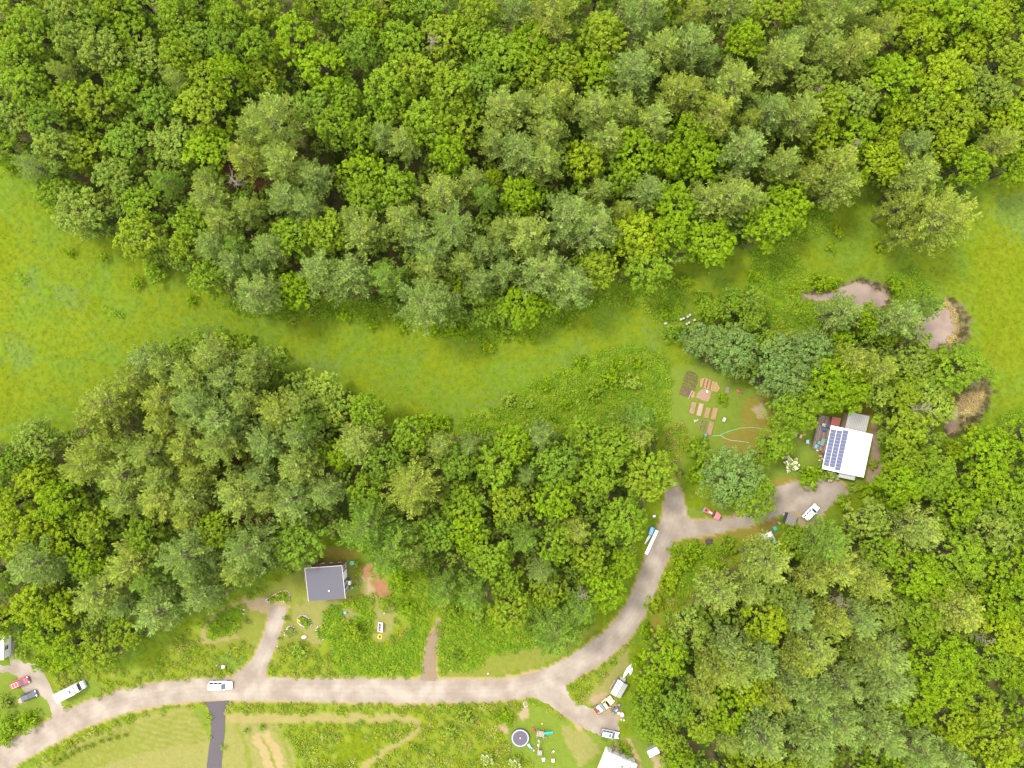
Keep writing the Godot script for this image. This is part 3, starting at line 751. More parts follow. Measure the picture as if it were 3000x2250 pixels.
func lay_zones() -> void:
	zone("gold", [-60, 650, 40, 640, 60, 730, 30, 860, -60, 900])
	zone("gold", [180, 860, 290, 860, 300, 920, 220, 930])
	zone("gold", [-60, 1060, 40, 1050, 60, 1150, 30, 1240, -60, 1250])
	zone("gold", [2830, 700, 3060, 660, 3060, 1060, 2900, 1080, 2850, 900])
	zone("gold", [2920, 505, 3060, 480, 3060, 580, 2950, 570])
	zone("sage", [10, 990, 70, 985, 110, 1060, 70, 1090, 20, 1060])
	zone("sage", [160, 850, 230, 830, 260, 900, 190, 910])
	zone("sage", [2915, 575, 3060, 560, 3060, 720, 2960, 690, 2905, 630])
	zone("sage", [1680, 1010, 1720, 1000, 1700, 1070, 1630, 1080])
	zone("sage", [1400, 1180, 1500, 1150, 1480, 1220, 1360, 1240])
	zone("sage", [1890, 940, 1920, 930, 1925, 1010, 1900, 1020])
	zone("sage", [60, 800, 110, 790, 120, 850, 70, 860])
	zone("sage", [540, 960, 640, 950, 660, 985, 560, 1000])
	zone("sage", [860, 1040, 990, 1060, 980, 1110, 900, 1090])
	zone("herb", [295, 893, 320, 900, 345, 915, 360, 930, 330, 925, 300, 912])
	zone("herb", [45, 790, 75, 795, 80, 825, 50, 820])
	zone("herb", [1400, 1005, 1450, 1003, 1455, 1035, 1410, 1040])
	zone("herb", [1330, 1280, 1370, 1220, 1480, 1180, 1560, 1120, 1680, 1070, 1760, 1030, 1850, 1010, 1900, 1020, 1960, 1060, 1990, 1120, 1960, 1250, 1930, 1290, 1850, 1290, 1600, 1290])
	zone("herb", [1640, 940, 1780, 850, 1940, 800, 2010, 830, 2000, 930, 1930, 950, 1890, 900, 1760, 900])
	zone("herb", [2200, 770, 2320, 740, 2380, 830, 2400, 950, 2260, 960, 2180, 880])
	zone("herb", [640, 890, 720, 930, 900, 930, 1160, 945, 1360, 1000, 1560, 990, 1760, 900, 1700, 840, 1000, 830])
	zone("herb", [2280, 640, 2440, 590, 2440, 660, 2300, 740, 2180, 770])
	zone("herb", [2590, 820, 2680, 780, 2740, 860, 2640, 900])
	zone("herb", [2640, 1040, 2860, 1020, 2930, 1110, 2850, 1170, 2740, 1140])
	zone("herb", [2740, 1280, 2840, 1270, 3060, 1150, 3060, 1330, 2850, 1380])
	for w in [WOOD_N, WOOD_W, WOOD_E]:
		var r := Rect2(w[0], Vector2.ZERO)
		var q := PackedVector2Array()
		for p in w:
			q.append(p)
			r = r.expand(p)
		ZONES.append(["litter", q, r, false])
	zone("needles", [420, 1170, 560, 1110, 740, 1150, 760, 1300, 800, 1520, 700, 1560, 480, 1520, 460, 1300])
	zone("needles", [620, 470, 760, 440, 780, 560, 640, 560])
	zone("needles", [2340, 230, 2460, 200, 2440, 310, 2360, 320])
	zone("rubble", [425, -20, 455, -20, 485, 40, 470, 72, 440, 30])
	# homestead of the grey-roofed house
	zone("rank", [440, 2010, 480, 1900, 560, 1840, 640, 1790, 760, 1720, 860, 1670, 1160, 1640, 1280, 1740, 1300, 1990, 1000, 1992, 700, 1990])
	zone("lawn", [640, 1900, 590, 1860, 620, 1810, 720, 1770, 850, 1680, 900, 1640, 1040, 1640, 1050, 1740, 1000, 1770, 960, 1800, 930, 1900, 860, 1880, 820, 1900, 780, 1960, 740, 1960, 735, 1880])
	zone("dry_lawn", [870, 1770, 960, 1740, 1000, 1770, 950, 1810, 940, 1890, 900, 1880, 850, 1800])
	zone("dry_lawn", [1095, 1755, 1130, 1740, 1160, 1790, 1150, 1850, 1110, 1885, 1095, 1860, 1100, 1800])
	zone("brown_lawn", [940, 1610, 1010, 1600, 1060, 1625, 1040, 1640, 900, 1645])
	zone("herb", [600, 1850, 640, 1790, 700, 1770, 715, 1800, 690, 1850, 620, 1885])
	zone("herb", [950, 1790, 1000, 1765, 1080, 1750, 1095, 1800, 1090, 1890, 1040, 1910, 960, 1890, 945, 1840])
	zone("dry_lawn", [998, 1785, 1030, 1770, 1050, 1800, 1030, 1820, 1000, 1812])
	zone("herb", [960, 1900, 1180, 1880, 1230, 1800, 1250, 1760, 1260, 1960, 1180, 1975, 1000, 1970])
	zone("herb", [1140, 1640, 1260, 1680, 1270, 1770, 1200, 1830, 1150, 1770])
	zone("mulch", [1060, 1660, 1085, 1645, 1105, 1650, 1115, 1690, 1140, 1715, 1145, 1740, 1115, 1750, 1075, 1730, 1095, 1700, 1060, 1685])
	zone("earth", [1055, 1690, 1085, 1690, 1100, 1740, 1070, 1750, 1052, 1735])
	zone("dry_lawn", [1050, 1700, 1075, 1690, 1085, 1745, 1055, 1745])
	zone("earth", [710, 1765, 760, 1750, 850, 1770, 845, 1790, 790, 1800, 735, 1785])
	strip("mown", [720, 1755, 7, 680, 1775, 6, 640, 1800, 6, 605, 1830, 6, 592, 1860, 6, 598, 1880, 7, 640, 1875, 7, 690, 1865, 8])
	zone("sage", [620, 1940, 720, 1920, 735, 1960, 700, 1980, 620, 1975])
	# between track and bend
	zone("herb", [1285, 1740, 1380, 1770, 1500, 1800, 1580, 1870, 1700, 1800, 1720, 1840, 1600, 1930, 1480, 1970, 1300, 1975])
	zone("lawn", [1420, 1920, 1560, 1900, 1700, 1840, 1760, 1830, 1660, 1910, 1560, 1960, 1440, 1985, 1280, 1988, 1300, 1965, 1400, 1960])
	zone("herb", [1420, 1780, 1560, 1800, 1560, 1900, 1430, 1920, 1390, 1860])
	zone("herb", [1290, 1740, 1390, 1770, 1400, 1900, 1290, 1960])
	# right of the bend
	zone("rank", [1890, 1870, 1920, 1790, 1950, 1690, 1980, 1610, 2050, 1580, 2160, 1570, 2270, 1560, 2180, 1630, 2060, 1720, 2010, 1790, 1960, 1850])
	zone("herb", [1960, 1680, 2000, 1620, 2080, 1590, 2140, 1600, 2060, 1690, 1990, 1760])
	zone("brown_lawn", [1895, 1830, 1920, 1790, 1940, 1830, 1910, 1870])
	zone("brown_lawn", [2000, 1580, 2130, 1558, 2260, 1515, 2290, 1560, 2200, 1585, 2140, 1570, 2060, 1590])
	zone("earth", [2300, 1500, 2340, 1490, 2420, 1500, 2400, 1555, 2360, 1560, 2330, 1540])
	# homestead of the white-roofed house
	zone("green_lawn", [1960, 1080, 2060, 1060, 2130, 1110, 2200, 1140, 2300, 1200, 2400, 1250, 2440, 1240, 2430, 1380, 2330, 1420, 2250, 1400, 2220, 1350, 2180, 1340, 2080, 1330, 2010, 1330, 1990, 1480, 2060, 1500, 2170, 1480, 2180, 1520, 2050, 1530, 1990, 1500, 1985, 1400, 1950, 1350, 1960, 1250])
	zone("brown_lawn", [2180, 1170, 2260, 1150, 2300, 1230, 2250, 1340, 2170, 1340, 2110, 1290, 2170, 1260])
	zone("earth", [2205, 1190, 2240, 1180, 2250, 1215, 2220, 1235])
	zone("green_lawn", [1960, 1090, 2060, 1090, 2075, 1200, 2070, 1300, 2000, 1310, 1960, 1200])
	zone("rank", [1940, 1250, 2000, 1240, 2030, 1300, 2000, 1330, 1990, 1400, 1950, 1400])
	zone("brown_lawn", [2490, 1180, 2545, 1180, 2580, 1240, 2570, 1280, 2500, 1270])
	zone("brown_lawn", [2220, 1410, 2330, 1400, 2350, 1420, 2250, 1440])
	zone("rubble", [2552, 1235, 2566, 1230, 2572, 1290, 2575, 1340, 2580, 1380, 2560, 1415, 2538, 1412, 2550, 1360, 2555, 1290])
	zone("green_lawn", [2460, 1400, 2530, 1405, 2540, 1440, 2490, 1450, 2455, 1420])
	zone("mulch", [2210, 1140, 2250, 1125, 2260, 1140, 2230, 1150])
	# ponds
	zone("bog", [2770, 870, 2810, 880, 2845, 930, 2840, 990, 2800, 1030, 2760, 1040, 2725, 1030, 2795, 980, 2800, 930])
	zone("bog_straw", [2735, 870, 2770, 875, 2800, 910, 2810, 950, 2800, 990, 2775, 1015, 2785, 960, 2760, 920, 2740, 910])
	zone("bog", [2340, 852, 2385, 858, 2425, 852, 2475, 832, 2515, 813, 2563, 822, 2600, 846, 2612, 870, 2604, 896, 2570, 916, 2500, 900, 2440, 884, 2370, 884])
	zone("bog", [2335, 852, 2400, 850, 2420, 870, 2400, 885, 2350, 880])
	zone("bog", [2780, 1180, 2810, 1140, 2850, 1105, 2880, 1100, 2910, 1140, 2895, 1190, 2870, 1230, 2830, 1265, 2790, 1285, 2762, 1270])
	zone("bog_straw", [2790, 1195, 2810, 1160, 2850, 1150, 2885, 1145, 2880, 1180, 2850, 1210, 2820, 1235, 2805, 1215])
	# below the road
	zone("rank", [-60, 2060, 60, 2050, 130, 2040, 160, 2090, 60, 2160, -60, 2220])
	zone("green_lawn", [-60, 1965, 50, 1975, 70, 2000, 60, 2040, 120, 2035, 150, 2070, 155, 2095, 60, 2110, -60, 2060])
	zone("rank", [190, 2080, 160, 2020, 140, 1970, 200, 1950, 440, 1960, 640, 1960, 720, 1985, 600, 1990, 450, 2000, 320, 2035])
	zone("green_lawn", [170, 2030, 260, 1990, 300, 2000, 290, 2030, 210, 2075])
	zone("rank", [40, 2290, 200, 2170, 400, 2090, 600, 2055, 1540, 2052, 1640, 2090, 1700, 2140, 1780, 2160, 1900, 2180, 1980, 2290])
	zone("dry_lawn", [90, 2270, 240, 2170, 430, 2095, 600, 2068, 612, 2110, 612, 2270])
	for k in 7:
		var off := 14.0 * k
		strip("lawn", [120 + off * 0.9, 2262 + off * 0.2, 5, 240 + off * 0.7, 2190 + off * 0.55, 5, 380 + off * 0.4, 2128 + off * 0.85, 5, 500 + off * 0.15, 2098 + off, 4, 606, 2082 + off, 4])
	zone("green_lawn", [560, 2075, 605, 2068, 612, 2100, 610, 2160, 590, 2120])
	zone("dry_lawn", [664, 2092, 800, 2095, 860, 2200, 875, 2280, 650, 2280])
	zone("tan", [735, 2160, 785, 2140, 825, 2200, 840, 2270, 790, 2270, 760, 2215])
	strip("lawn", [690, 2120, 6, 720, 2180, 7, 735, 2270, 8])
	strip("lawn", [790, 2115, 5, 830, 2170, 5, 858, 2260, 6])
	strip("lawn", [760, 2150, 3, 790, 2200, 4, 812, 2270, 4])
	strip("mown", [665, 2105, 13, 1000, 2103, 13, 1190, 2104, 12, 1224, 2118, 11, 1222, 2140, 10, 1180, 2170, 9, 1120, 2205, 9, 1080, 2235, 10, 1050, 2270, 11])
	zone("gold", [1000, 2160, 1100, 2150, 1120, 2180, 1050, 2230, 960, 2240])
	zone("green_lawn", [1545, 2062, 1620, 2085, 1700, 2145, 1780, 2165, 1840, 2150, 1920, 2190, 1960, 2280, 1600, 2280, 1540, 2220, 1490, 2200, 1480, 2140, 1510, 2110])
	zone("dry_lawn", [1640, 2120, 1720, 2150, 1760, 2200, 1700, 2250, 1660, 2180])
	zone("earth", [1465, 2122, 1495, 2120, 1492, 2142, 1475, 2150, 1462, 2140])
	zone("earth", [1530, 2075, 1545, 2070, 1548, 2100, 1530, 2108, 1515, 2100])
	strip("tan", [1808, 2175, 7, 1840, 2172, 6, 1856, 2195, 6, 1868, 2225, 7, 1872, 2260, 8])
	zone("earth", [1910, 2215, 1945, 2210, 1960, 2240, 1920, 2250])
	zone("rank", [1660, 2020, 1680, 2060, 1720, 2070, 1740, 2040, 1800, 1970, 1850, 1900, 1870, 1860, 1840, 1890, 1760, 1960])
	zone("dry_lawn", [1710, 2050, 1730, 2030, 1790, 1960, 1835, 1900, 1845, 1950, 1800, 2000, 1790, 2070, 1720, 2070])
	zone("earth", [1725, 2055, 1760, 2025, 1810, 2050, 1825, 2110, 1800, 2120, 1760, 2080])
	zone("tan", [1700, 2140, 1670, 2110, 1640, 2085, 1660, 2080, 1730, 2125])
	for r in [[ROAD, 5.0], [DRIVE_E, 7.0], [DRIVE_W, 3.0], [TRACK, 4.0]]:
		strip("tan", r[0], r[1])
	for i in ZONES.size(): kinds.append(ZONES[i][0])

var fine_noise := FastNoiseLite.new()
var broad_noise := FastNoiseLite.new()

func zone_at(p: Vector2) -> int:
	var q := p + Vector2(fine_noise.get_noise_2d(p.x, p.y), fine_noise.get_noise_2d(p.y + 900, p.x)) * 11.0
	for i in range(ZONES.size() - 1, -1, -1):
		var z: Array = ZONES[i]
		var b: Rect2 = z[2]
		var far: bool = z[0] == "gold" or z[0] == "sage"
		if not b.has_point(q if not far else p + (q - p) * 5.0): continue
		if z[3]:
			if in_strip(p + (q - p) * 0.3, z[1], z[4]): return i
		elif Geometry2D.is_point_in_polygon(q if not far else p + (q - p) * 5.0, z[1]): return i
	return -1

func lay_ground() -> void:
	fine_noise.seed = 5; fine_noise.frequency = 0.03; fine_noise.fractal_octaves = 3
	broad_noise.seed = 9; broad_noise.frequency = 0.006; broad_noise.fractal_octaves = 4
	lay_zones()
	var speckle := FastNoiseLite.new()
	speckle.seed = 21; speckle.frequency = 0.05; speckle.fractal_octaves = 3
	var mb := MB.new()
	zone_of.resize(NX * NZ)
	rng.seed = 31
	var xs := PackedFloat32Array([-1500.0, -300.0]); var zs := PackedFloat32Array([-1500.0, -300.0])
	for i in NX: xs.append((i - (NX - 1) / 2) * CELL)
	for j in NZ: zs.append((j - (NZ - 1) / 2) * CELL)
	xs.append_array([300.0, 1500.0]); zs.append_array([300.0, 1500.0])
	var nx := xs.size(); var nz := zs.size()
	for j in nz:
		for i in nx:
			var ci := clampi(i - 2, 0, NX - 1); var cj := clampi(j - 2, 0, NZ - 1)
			var p := Vector2((ci - (NX - 1) / 2) * CELL / S + 1500.0, (cj - (NZ - 1) / 2) * CELL / S + 1125.0)
			var zi: int
			if i < 2 or j < 2 or i >= nx - 2 or j >= nz - 2: zi = zone_of[cj * NX + ci] if zone_of[cj * NX + ci] else zone_at(p)
			else:
				zi = zone_at(p)
				zone_of[cj * NX + ci] = zi
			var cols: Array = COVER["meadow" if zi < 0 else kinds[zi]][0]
			var t := clampf(broad_noise.get_noise_2d(p.x, p.y) * 1.4 + broad_noise.get_noise_2d(p.x * 1.6 + 4000.0, p.y * 4.5) * 0.7 + 0.5, 0, 1)
			var u := clampf(speckle.get_noise_2d(p.x, p.y) * 1.2 + 0.5, 0, 1)
			var c0: Color = cols[0].lerp(cols[1], t)
			var c1: Color = cols[2].lerp(cols[3], 1.0 - t)
			var cc := c0.lerp(c1, u * 0.6) * (4.0 * rng.randf_range(0.95, 1.05))
			mb.v.append(Vector3(xs[i], 0, zs[j]))
			mb.n.append(Vector3.UP)
			mb.c.append(Color(minf(cc.r, 1), minf(cc.g, 1), minf(cc.b, 1)))
	for j in nz - 1:
		for i in nx - 1:
			var k := j * nx + i
			mb.ix.append(k); mb.ix.append(k + 1); mb.ix.append(k + nx + 1)
			mb.ix.append(k); mb.ix.append(k + nx + 1); mb.ix.append(k + nx)
	struct("ground", mb, M.ground, "meadow, lawns and forest floor")

func cell_kind(x: float, z: float) -> String:
	var ci := clampi(roundi(x / CELL) + (NX - 1) / 2, 0, NX - 1); var cj := clampi(roundi(z / CELL) + (NZ - 1) / 2, 0, NZ - 1)
	var zi := zone_of[cj * NX + ci]
	return "meadow" if zi < 0 else kinds[zi]

# a road: a band with ragged edges along a smoothed line, crowned slightly above the ground
func band(called: String, a: Array, y: float, m: Material, ragged: float, label: String, shrink := 1.0, side := 0.0, trim := 0, flat := false) -> void:
	var c := Curve2D.new()
	var n := a.size() / 3
	for i in range(trim, n - trim):
		var p := Vector2(a[i * 3], a[i * 3 + 1])
		var tan_ := (Vector2(a[mini(i + 1, n - 1) * 3], a[mini(i + 1, n - 1) * 3 + 1]) - Vector2(a[maxi(i - 1, 0) * 3], a[maxi(i - 1, 0) * 3 + 1])) / 6.0
		c.add_point(p, -tan_, tan_)
	var L := c.get_baked_length()
	var steps := int(L / 5.0)
	var mb := MB.new()
	var prev := []
	for s in steps + 1:
		var d := L * s / steps
		var p := c.sample_baked(d, true)
		var q := c.sample_baked(minf(d + 2, L), true); var o := c.sample_baked(maxf(d - 2, 0), true)
		var nn := (q - o).normalized().orthogonal()
		var w := 0.0; var best := 1e9
		for i in range(0, n - 1):
			var s0 := Vector2(a[i * 3], a[i * 3 + 1]); var e := Vector2(a[i * 3 + 3], a[i * 3 + 4]) - s0
			var t := clampf((p - s0).dot(e) / e.length_squared(), 0, 1)
			var dd := (s0 + e * t - p).length()
			if dd < best:
				best = dd; w = lerpf(a[i * 3 + 2], a[i * 3 + 5], t)
		p += nn * side * w
		w *= shrink
		var r0 := w + fine_noise.get_noise_2d(d * 1.7, 40.0 + y * 999.0) * ragged; var r1 := w + fine_noise.get_noise_2d(d * 1.7, 300.0 + y * 999.0) * ragged
		var e0 := p + nn * r0; var e1 := p - nn * r1
		var row := []
		for k in 5:
			var u := k / 4.0
			var at := e0.lerp(e1, u)
			row.append(g(at.x, at.y) + Vector3(0, y * (1.0 if flat or k in [1, 2, 3] else 0.35), 0))
		if prev:
			for k in 4: mb.face(prev[k], prev[k + 1], row[k + 1], row[k], Vector3.UP)
		prev = row
	struct(called, mb, m, label)

func sheet(called: String, a: Array, y: float, m: Material, label: String) -> void:
	var mb := MB.new()
	var p := pv(a)
	var q := PackedVector2Array()
	for i in p.size():
		var s := p[i]; var e := p[(i + 1) % p.size()]
		var k := maxi(1, int((e - s).length() / 6.0))
		for j in k:
			var t := s.lerp(e, float(j) / k)
			t += Vector2(fine_noise.get_noise_2d(t.x * 2, t.y * 2), fine_noise.get_noise_2d(t.y * 2 + 70, t.x * 2)) * 5.0
			q.append(Vector2((t.x - 1500) * S, (t.y - 1125) * S))
	mb.prism(q, -0.05, y)
	struct(called, mb, m, label)

func lay_roads() -> void:
	band("gravel_road", ROAD, 0.06, M.gravel, 5.0, "pale gravel road curving round the central lot")
	band("driveway", DRIVE_E, 0.05, M.gravel, 6.0, "gravel driveway to the white-roofed house")
	band("driveway", DRIVE_W, 0.052, M.gravel, 3.0, "gravel driveway to the grey-roofed house")
	band("driveway", TRACK, 0.048, M.dirt, 3.0, "short pale track off the road")
	band("asphalt_driveway", TARMAC, 0.075, M.asphalt, 1.0, "dark asphalt driveway")
	sheet("parking_ground", [-60, 1968, -60, 1940, 10, 1950, 32, 1950, 25, 1925, 12, 1880, 45, 1878, 42, 1915, 70, 1942, 120, 1945, 135, 1985, 150, 2015, 182, 2065, 212, 2078, 205, 2105, 160, 2118, 152, 2090, 138, 2052, 112, 2032, 78, 2036, 62, 2012, 50, 1980, 25, 1970], 0.044, M.gravel, "gravel yard beside the parked cars")
	sheet("parking_ground", [1555, 2040, 1655, 2003, 1675, 2052, 1722, 2072, 1762, 2090, 1800, 2097, 1815, 2128, 1806, 2165, 1770, 2158, 1722, 2140, 1662, 2105, 1605, 2062], 0.042, M.gravel, "gravel pull-in off the road bend")
	sheet("parking_ground", [2250, 1440, 2290, 1420, 2400, 1405, 2470, 1418, 2480, 1445, 2440, 1475, 2380, 1530, 2340, 1500, 2280, 1500], 0.04, M.gravel, "gravel turning place before the white-roofed house")
	for w in [[-0.42, 0.12], [0.36, 0.13], [-0.02, 0.1]]:
		band("wheel_track", ROAD, 0.067 + w[0] * 0.002, M.rut, 1.2, "paler wheel track worn into the gravel", w[1], w[0], 1, true)
	for w in [[-0.4, 0.2], [0.35, 0.2]]:
		band("wheel_track", DRIVE_W, 0.062, M.rut, 1.2, "paler wheel track on the driveway", w[1], w[0], 1, true)
	var ponds := [[2346, 860, 2381, 864, 2420, 860, 2475, 839, 2516, 821, 2561, 829, 2594, 852, 2606, 870, 2598, 893, 2569, 912, 2516, 908, 2500, 893, 2442, 878, 2401, 880, 2373, 878], [2744, 880, 2770, 884, 2785, 915, 2797, 952, 2790, 985, 2772, 1010, 2733, 1022, 2688, 993, 2680, 944, 2715, 923, 2733, 903], [2790, 1192, 2816, 1200, 2806, 1222, 2804, 1255, 2780, 1274, 2764, 1250, 2782, 1222]]
	var tells := ["largest muddy pond with open water beside the meadow", "muddy pond ringed by reeds on its meadow side", "narrow muddy pool half covered with straw-coloured reeds"]
	for i in 3:
		sheet("pond_water", ponds[i], 0.03, M.water, tells[i])

# ---------- grass and weeds, too many to count ----------
func scatter() -> void:
	rng.seed = 55
	var lots := {"grass": [], "weed": [], "under": [], "turf": [], "reed": [], "straw": []}
	var step := 0.5
	var nx := int(248.0 / step); var nz := int(188.0 / step)
	for j in nz:
		for i in nx:
			var x := -124.0 + (i + rng.randf()) * step
			var z := -94.0 + (j + rng.randf()) * step
			var k := cell_kind(x, z)
			var c: Array = COVER[k]
			var share: float = c[2]
			var roll := rng.randf()
			var turn := rng.randf() * TAU
			var size := rng.randf_range(0.7, 1.3)
			var mixa := rng.randf(); var mixb := rng.randf()
			if c[1] == "" or roll > share: continue
			if on_road(x, z): continue
			var cols: Array = c[0]
			var cc: Color = cols[int(mixa * 3.99)]
			var k2 := (1.15 + 0.55 * mixb) if c[1] == "weed" else (0.8 + 0.45 * mixb) if c[1] in ["under", "reed", "straw"] else (0.86 + 0.18 * mixb)
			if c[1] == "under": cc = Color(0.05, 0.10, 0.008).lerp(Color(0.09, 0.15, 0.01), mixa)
			if c[1] == "reed": cc = Color(0.16, 0.17, 0.045).lerp(Color(0.19, 0.135, 0.08), mixa)
			if c[1] == "straw": cc = Color(0.34, 0.27, 0.11).lerp(Color(0.28, 0.19, 0.10), mixa)
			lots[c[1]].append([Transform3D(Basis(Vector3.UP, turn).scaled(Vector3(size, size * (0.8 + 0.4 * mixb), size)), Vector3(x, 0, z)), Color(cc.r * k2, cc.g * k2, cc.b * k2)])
	var m := leafmat(1, 1, 1, 0.25)
	for name_ in lots:
		var list: Array = lots[name_]
		var spec: Array = {"grass": ["meadow_grass", "long fine meadow grass in the open clearings", [grass_mesh(1, 0.42, 0.17, 26, 0.02), grass_mesh(2, 0.44, 0.14, 28, 0.022)]], "turf": ["lawn_grass", "short lawn grass round the homesteads", [grass_mesh(3, 0.35, 0.07, 18, 0.02)]], "weed": ["tall_weeds", "rank leafy weeds and ferns along roads and wood edges", [weed_mesh(4, 0.62, 0.9, 34, 0.30), weed_mesh(5, 0.5, 0.6, 30, 0.24), weed_mesh(6, 0.75, 1.2, 40, 0.34)]], "under": ["undergrowth", "leafy undergrowth on the shaded forest floor", [weed_mesh(7, 0.9, 1.8, 44, 0.36), weed_mesh(8, 1.1, 2.6, 50, 0.42)]], "reed": ["reeds", "dark brown reeds on the pond margins", [grass_mesh(9, 0.35, 1.1, 22, 0.04)]], "straw": ["dead_reeds", "flattened straw-coloured dead reeds in the pools", [weed_mesh(10, 0.55, 0.25, 20, 0.42)]]}[name_]
		var meshes: Array = spec[2]
		for q in meshes.size():
			var mine := []
			for i in range(q, list.size(), meshes.size()): mine.append(list[i])
			var mm := MultiMesh.new()
			mm.transform_format = MultiMesh.TRANSFORM_3D
			mm.use_colors = true
			mm.mesh = meshes[q]
			mm.instance_count = mine.size()
			for i in mine.size():
				mm.set_instance_transform(i, mine[i][0])
				mm.set_instance_color(i, mine[i][1])
			var o := MultiMeshInstance3D.new()
			o.name = numbered(spec[0])
			o.multimesh = mm
			o.material_override = m
			add_child(o, true)
			tag(o, spec[1], "", "", "stuff")
		print(name_, " ", list.size())

var keep_clear := []
func on_road(x: float, z: float) -> bool:
	var p := Vector2(x / S + 1500.0, z / S + 1125.0)
	for r in [[ROAD, 2.0], [DRIVE_E, 3.0], [DRIVE_W, 1.0], [TRACK, 0.0], [TARMAC, 1.0]]:
		if in_strip(p, r[0], r[1]): return true
	for c in keep_clear:
		if Geometry2D.is_point_in_polygon(p, c): return true
	return false

# ---------- vehicles ----------
func inset(a: Vector3, b: Vector3, c: Vector3, d: Vector3, m: float, off: float) -> MB:
	var ce := (a + b + c + d) * 0.25
	var nn := (c - a).cross(b - a).normalized()
	var mb := MB.new()
	mb.quad(a.lerp(ce, m) + nn * off, b.lerp(ce, m) + nn * off, c.lerp(ce, m) + nn * off, d.lerp(ce, m) + nn * off)
	return mb

func wheel(t: Node3D, at: Vector3, r: float, w: float) -> void:
	var b := MB.new()
	b.cyl_z(at, r, w)
	var o := part(t, "wheel", b, M.tyre)
	var q := MB.new()
	q.cyl_z(at, r * 0.6, w + 0.03, 10)
	part(o, "rim", q, M.rim)

func loft(rows: Array) -> MB:
	var mb := MB.new()
	var ce := Vector3(0, 0.5, 0)
	for i in rows.size() - 1:
		var p: Array = rows[i]; var q: Array = rows[i + 1]
		for k in p.size():
			var k2 := (k + 1) % p.size()
			var mid: Vector3 = (p[k] + q[k2]) * 0.5
			mb.face(p[k], p[k2], q[k2], q[k], mid - Vector3(mid.x, 0.5, 0))
	for e in [0, rows.size() - 1]:
		var r: Array = rows[e]
		for k in range(1, r.size() - 1):
			mb.face(r[0], r[k], r[k + 1], r[k + 1], Vector3(-1 if e == 0 else 1, 0, 0))
	return mb

# stations: share of length, share of half width, height of the deck
func body_shell(t: Node3D, L: float, W: float, stations: Array, paint: Material) -> void:
	var rows := []
	for s in stations:
		var x: float = s[0] * L; var w: float = s[1] * W * 0.5; var y: float = s[2]
		rows.append([Vector3(x, 0.24, -w * 0.94), Vector3(x, 0.5, -w), Vector3(x, y - 0.12, -w * 0.97), Vector3(x, y, -w * 0.82), Vector3(x, y, w * 0.82), Vector3(x, y - 0.12, w * 0.97), Vector3(x, 0.5, w), Vector3(x, 0.24, w * 0.94)])
	part(t, "body", loft(rows), paint)

# cab with glass: x positions of the foot and of the roof, front and rear
func cabin(t: Node3D, xf: float, xr: float, rf: float, rr: float, y0: float, y1: float, w0: float, w1: float, paint: Material, panes: int, rear := true) -> void:
	var f0 := [Vector3(xr, y0, -w0), Vector3(xf, y0, -w0), Vector3(xf, y0, w0), Vector3(xr, y0, w0)]
	var f1 := [Vector3(rr, y1, -w1), Vector3(rf, y1, -w1), Vector3(rf, y1, w1), Vector3(rr, y1, w1)]
	var mb := MB.new()
	for i in 4:
		var j := (i + 1) % 4
		mb.face(f0[i], f0[j], f1[j], f1[i], (f0[i] + f0[j]) * 0.5 - Vector3((xf + xr) * 0.5, y0, 0))
	part(t, "cabin", mb, paint)
	var rb := MB.new()
	rb.cbox(Vector3((rf + rr) * 0.5, y1 + 0.02, 0), Vector3(rf - rr + 0.04, 0.07, w1 * 2.0 + 0.04), 0.03)
	part(t, "roof_panel", rb, paint)
	part(t, "windshield", inset(f0[1], f1[1], f1[2], f0[2], 0.1, 0.012) if (f1[2] - f0[1]).cross(f1[1] - f0[1]).x > 0 else inset(f0[2], f1[2], f1[1], f0[1], 0.1, 0.012), M.glass)
	if rear:
		part(t, "rear_window", inset(f0[3], f1[3], f1[0], f0[0], 0.14, 0.012) if (f1[0] - f0[3]).cross(f1[3] - f0[3]).x < 0 else inset(f0[0], f1[0], f1[3], f0[3], 0.14, 0.012), M.glass)
	for sg in [-1.0, 1.0]:
		for k in panes:
			var u0 := 0.06 + 0.88 * k / panes; var u1 := 0.06 + 0.88 * (k + 1) / panes - 0.04
			var a := Vector3(lerpf(xr, xf, u0), y0, sg * w0); var b := Vector3(lerpf(xr, xf, u1), y0, sg * w0)
			var c := Vector3(lerpf(rr, rf, u1), y1, sg * w1); var d := Vector3(lerpf(rr, rf, u0), y1, sg * w1)
			part(t, "side_window", inset(a, d, c, b, 0.1, 0.012) if (c - a).cross(d - a).z * sg > 0 else inset(b, c, d, a, 0.1, 0.012), M.glass)

func car_lights(t: Node3D, L: float, W: float, y: float) -> void:
	for sg in [-1.0, 1.0]:
		pbox(t, "headlight", Vector3(L * 0.475, y, sg * W * 0.33), Vector3(0.16, 0.14, 0.34), M.lamp_clear)
		pbox(t, "taillight", Vector3(-L * 0.492, y + 0.1, sg * W * 0.38), Vector3(0.08, 0.22, 0.18), M.lamp_red)

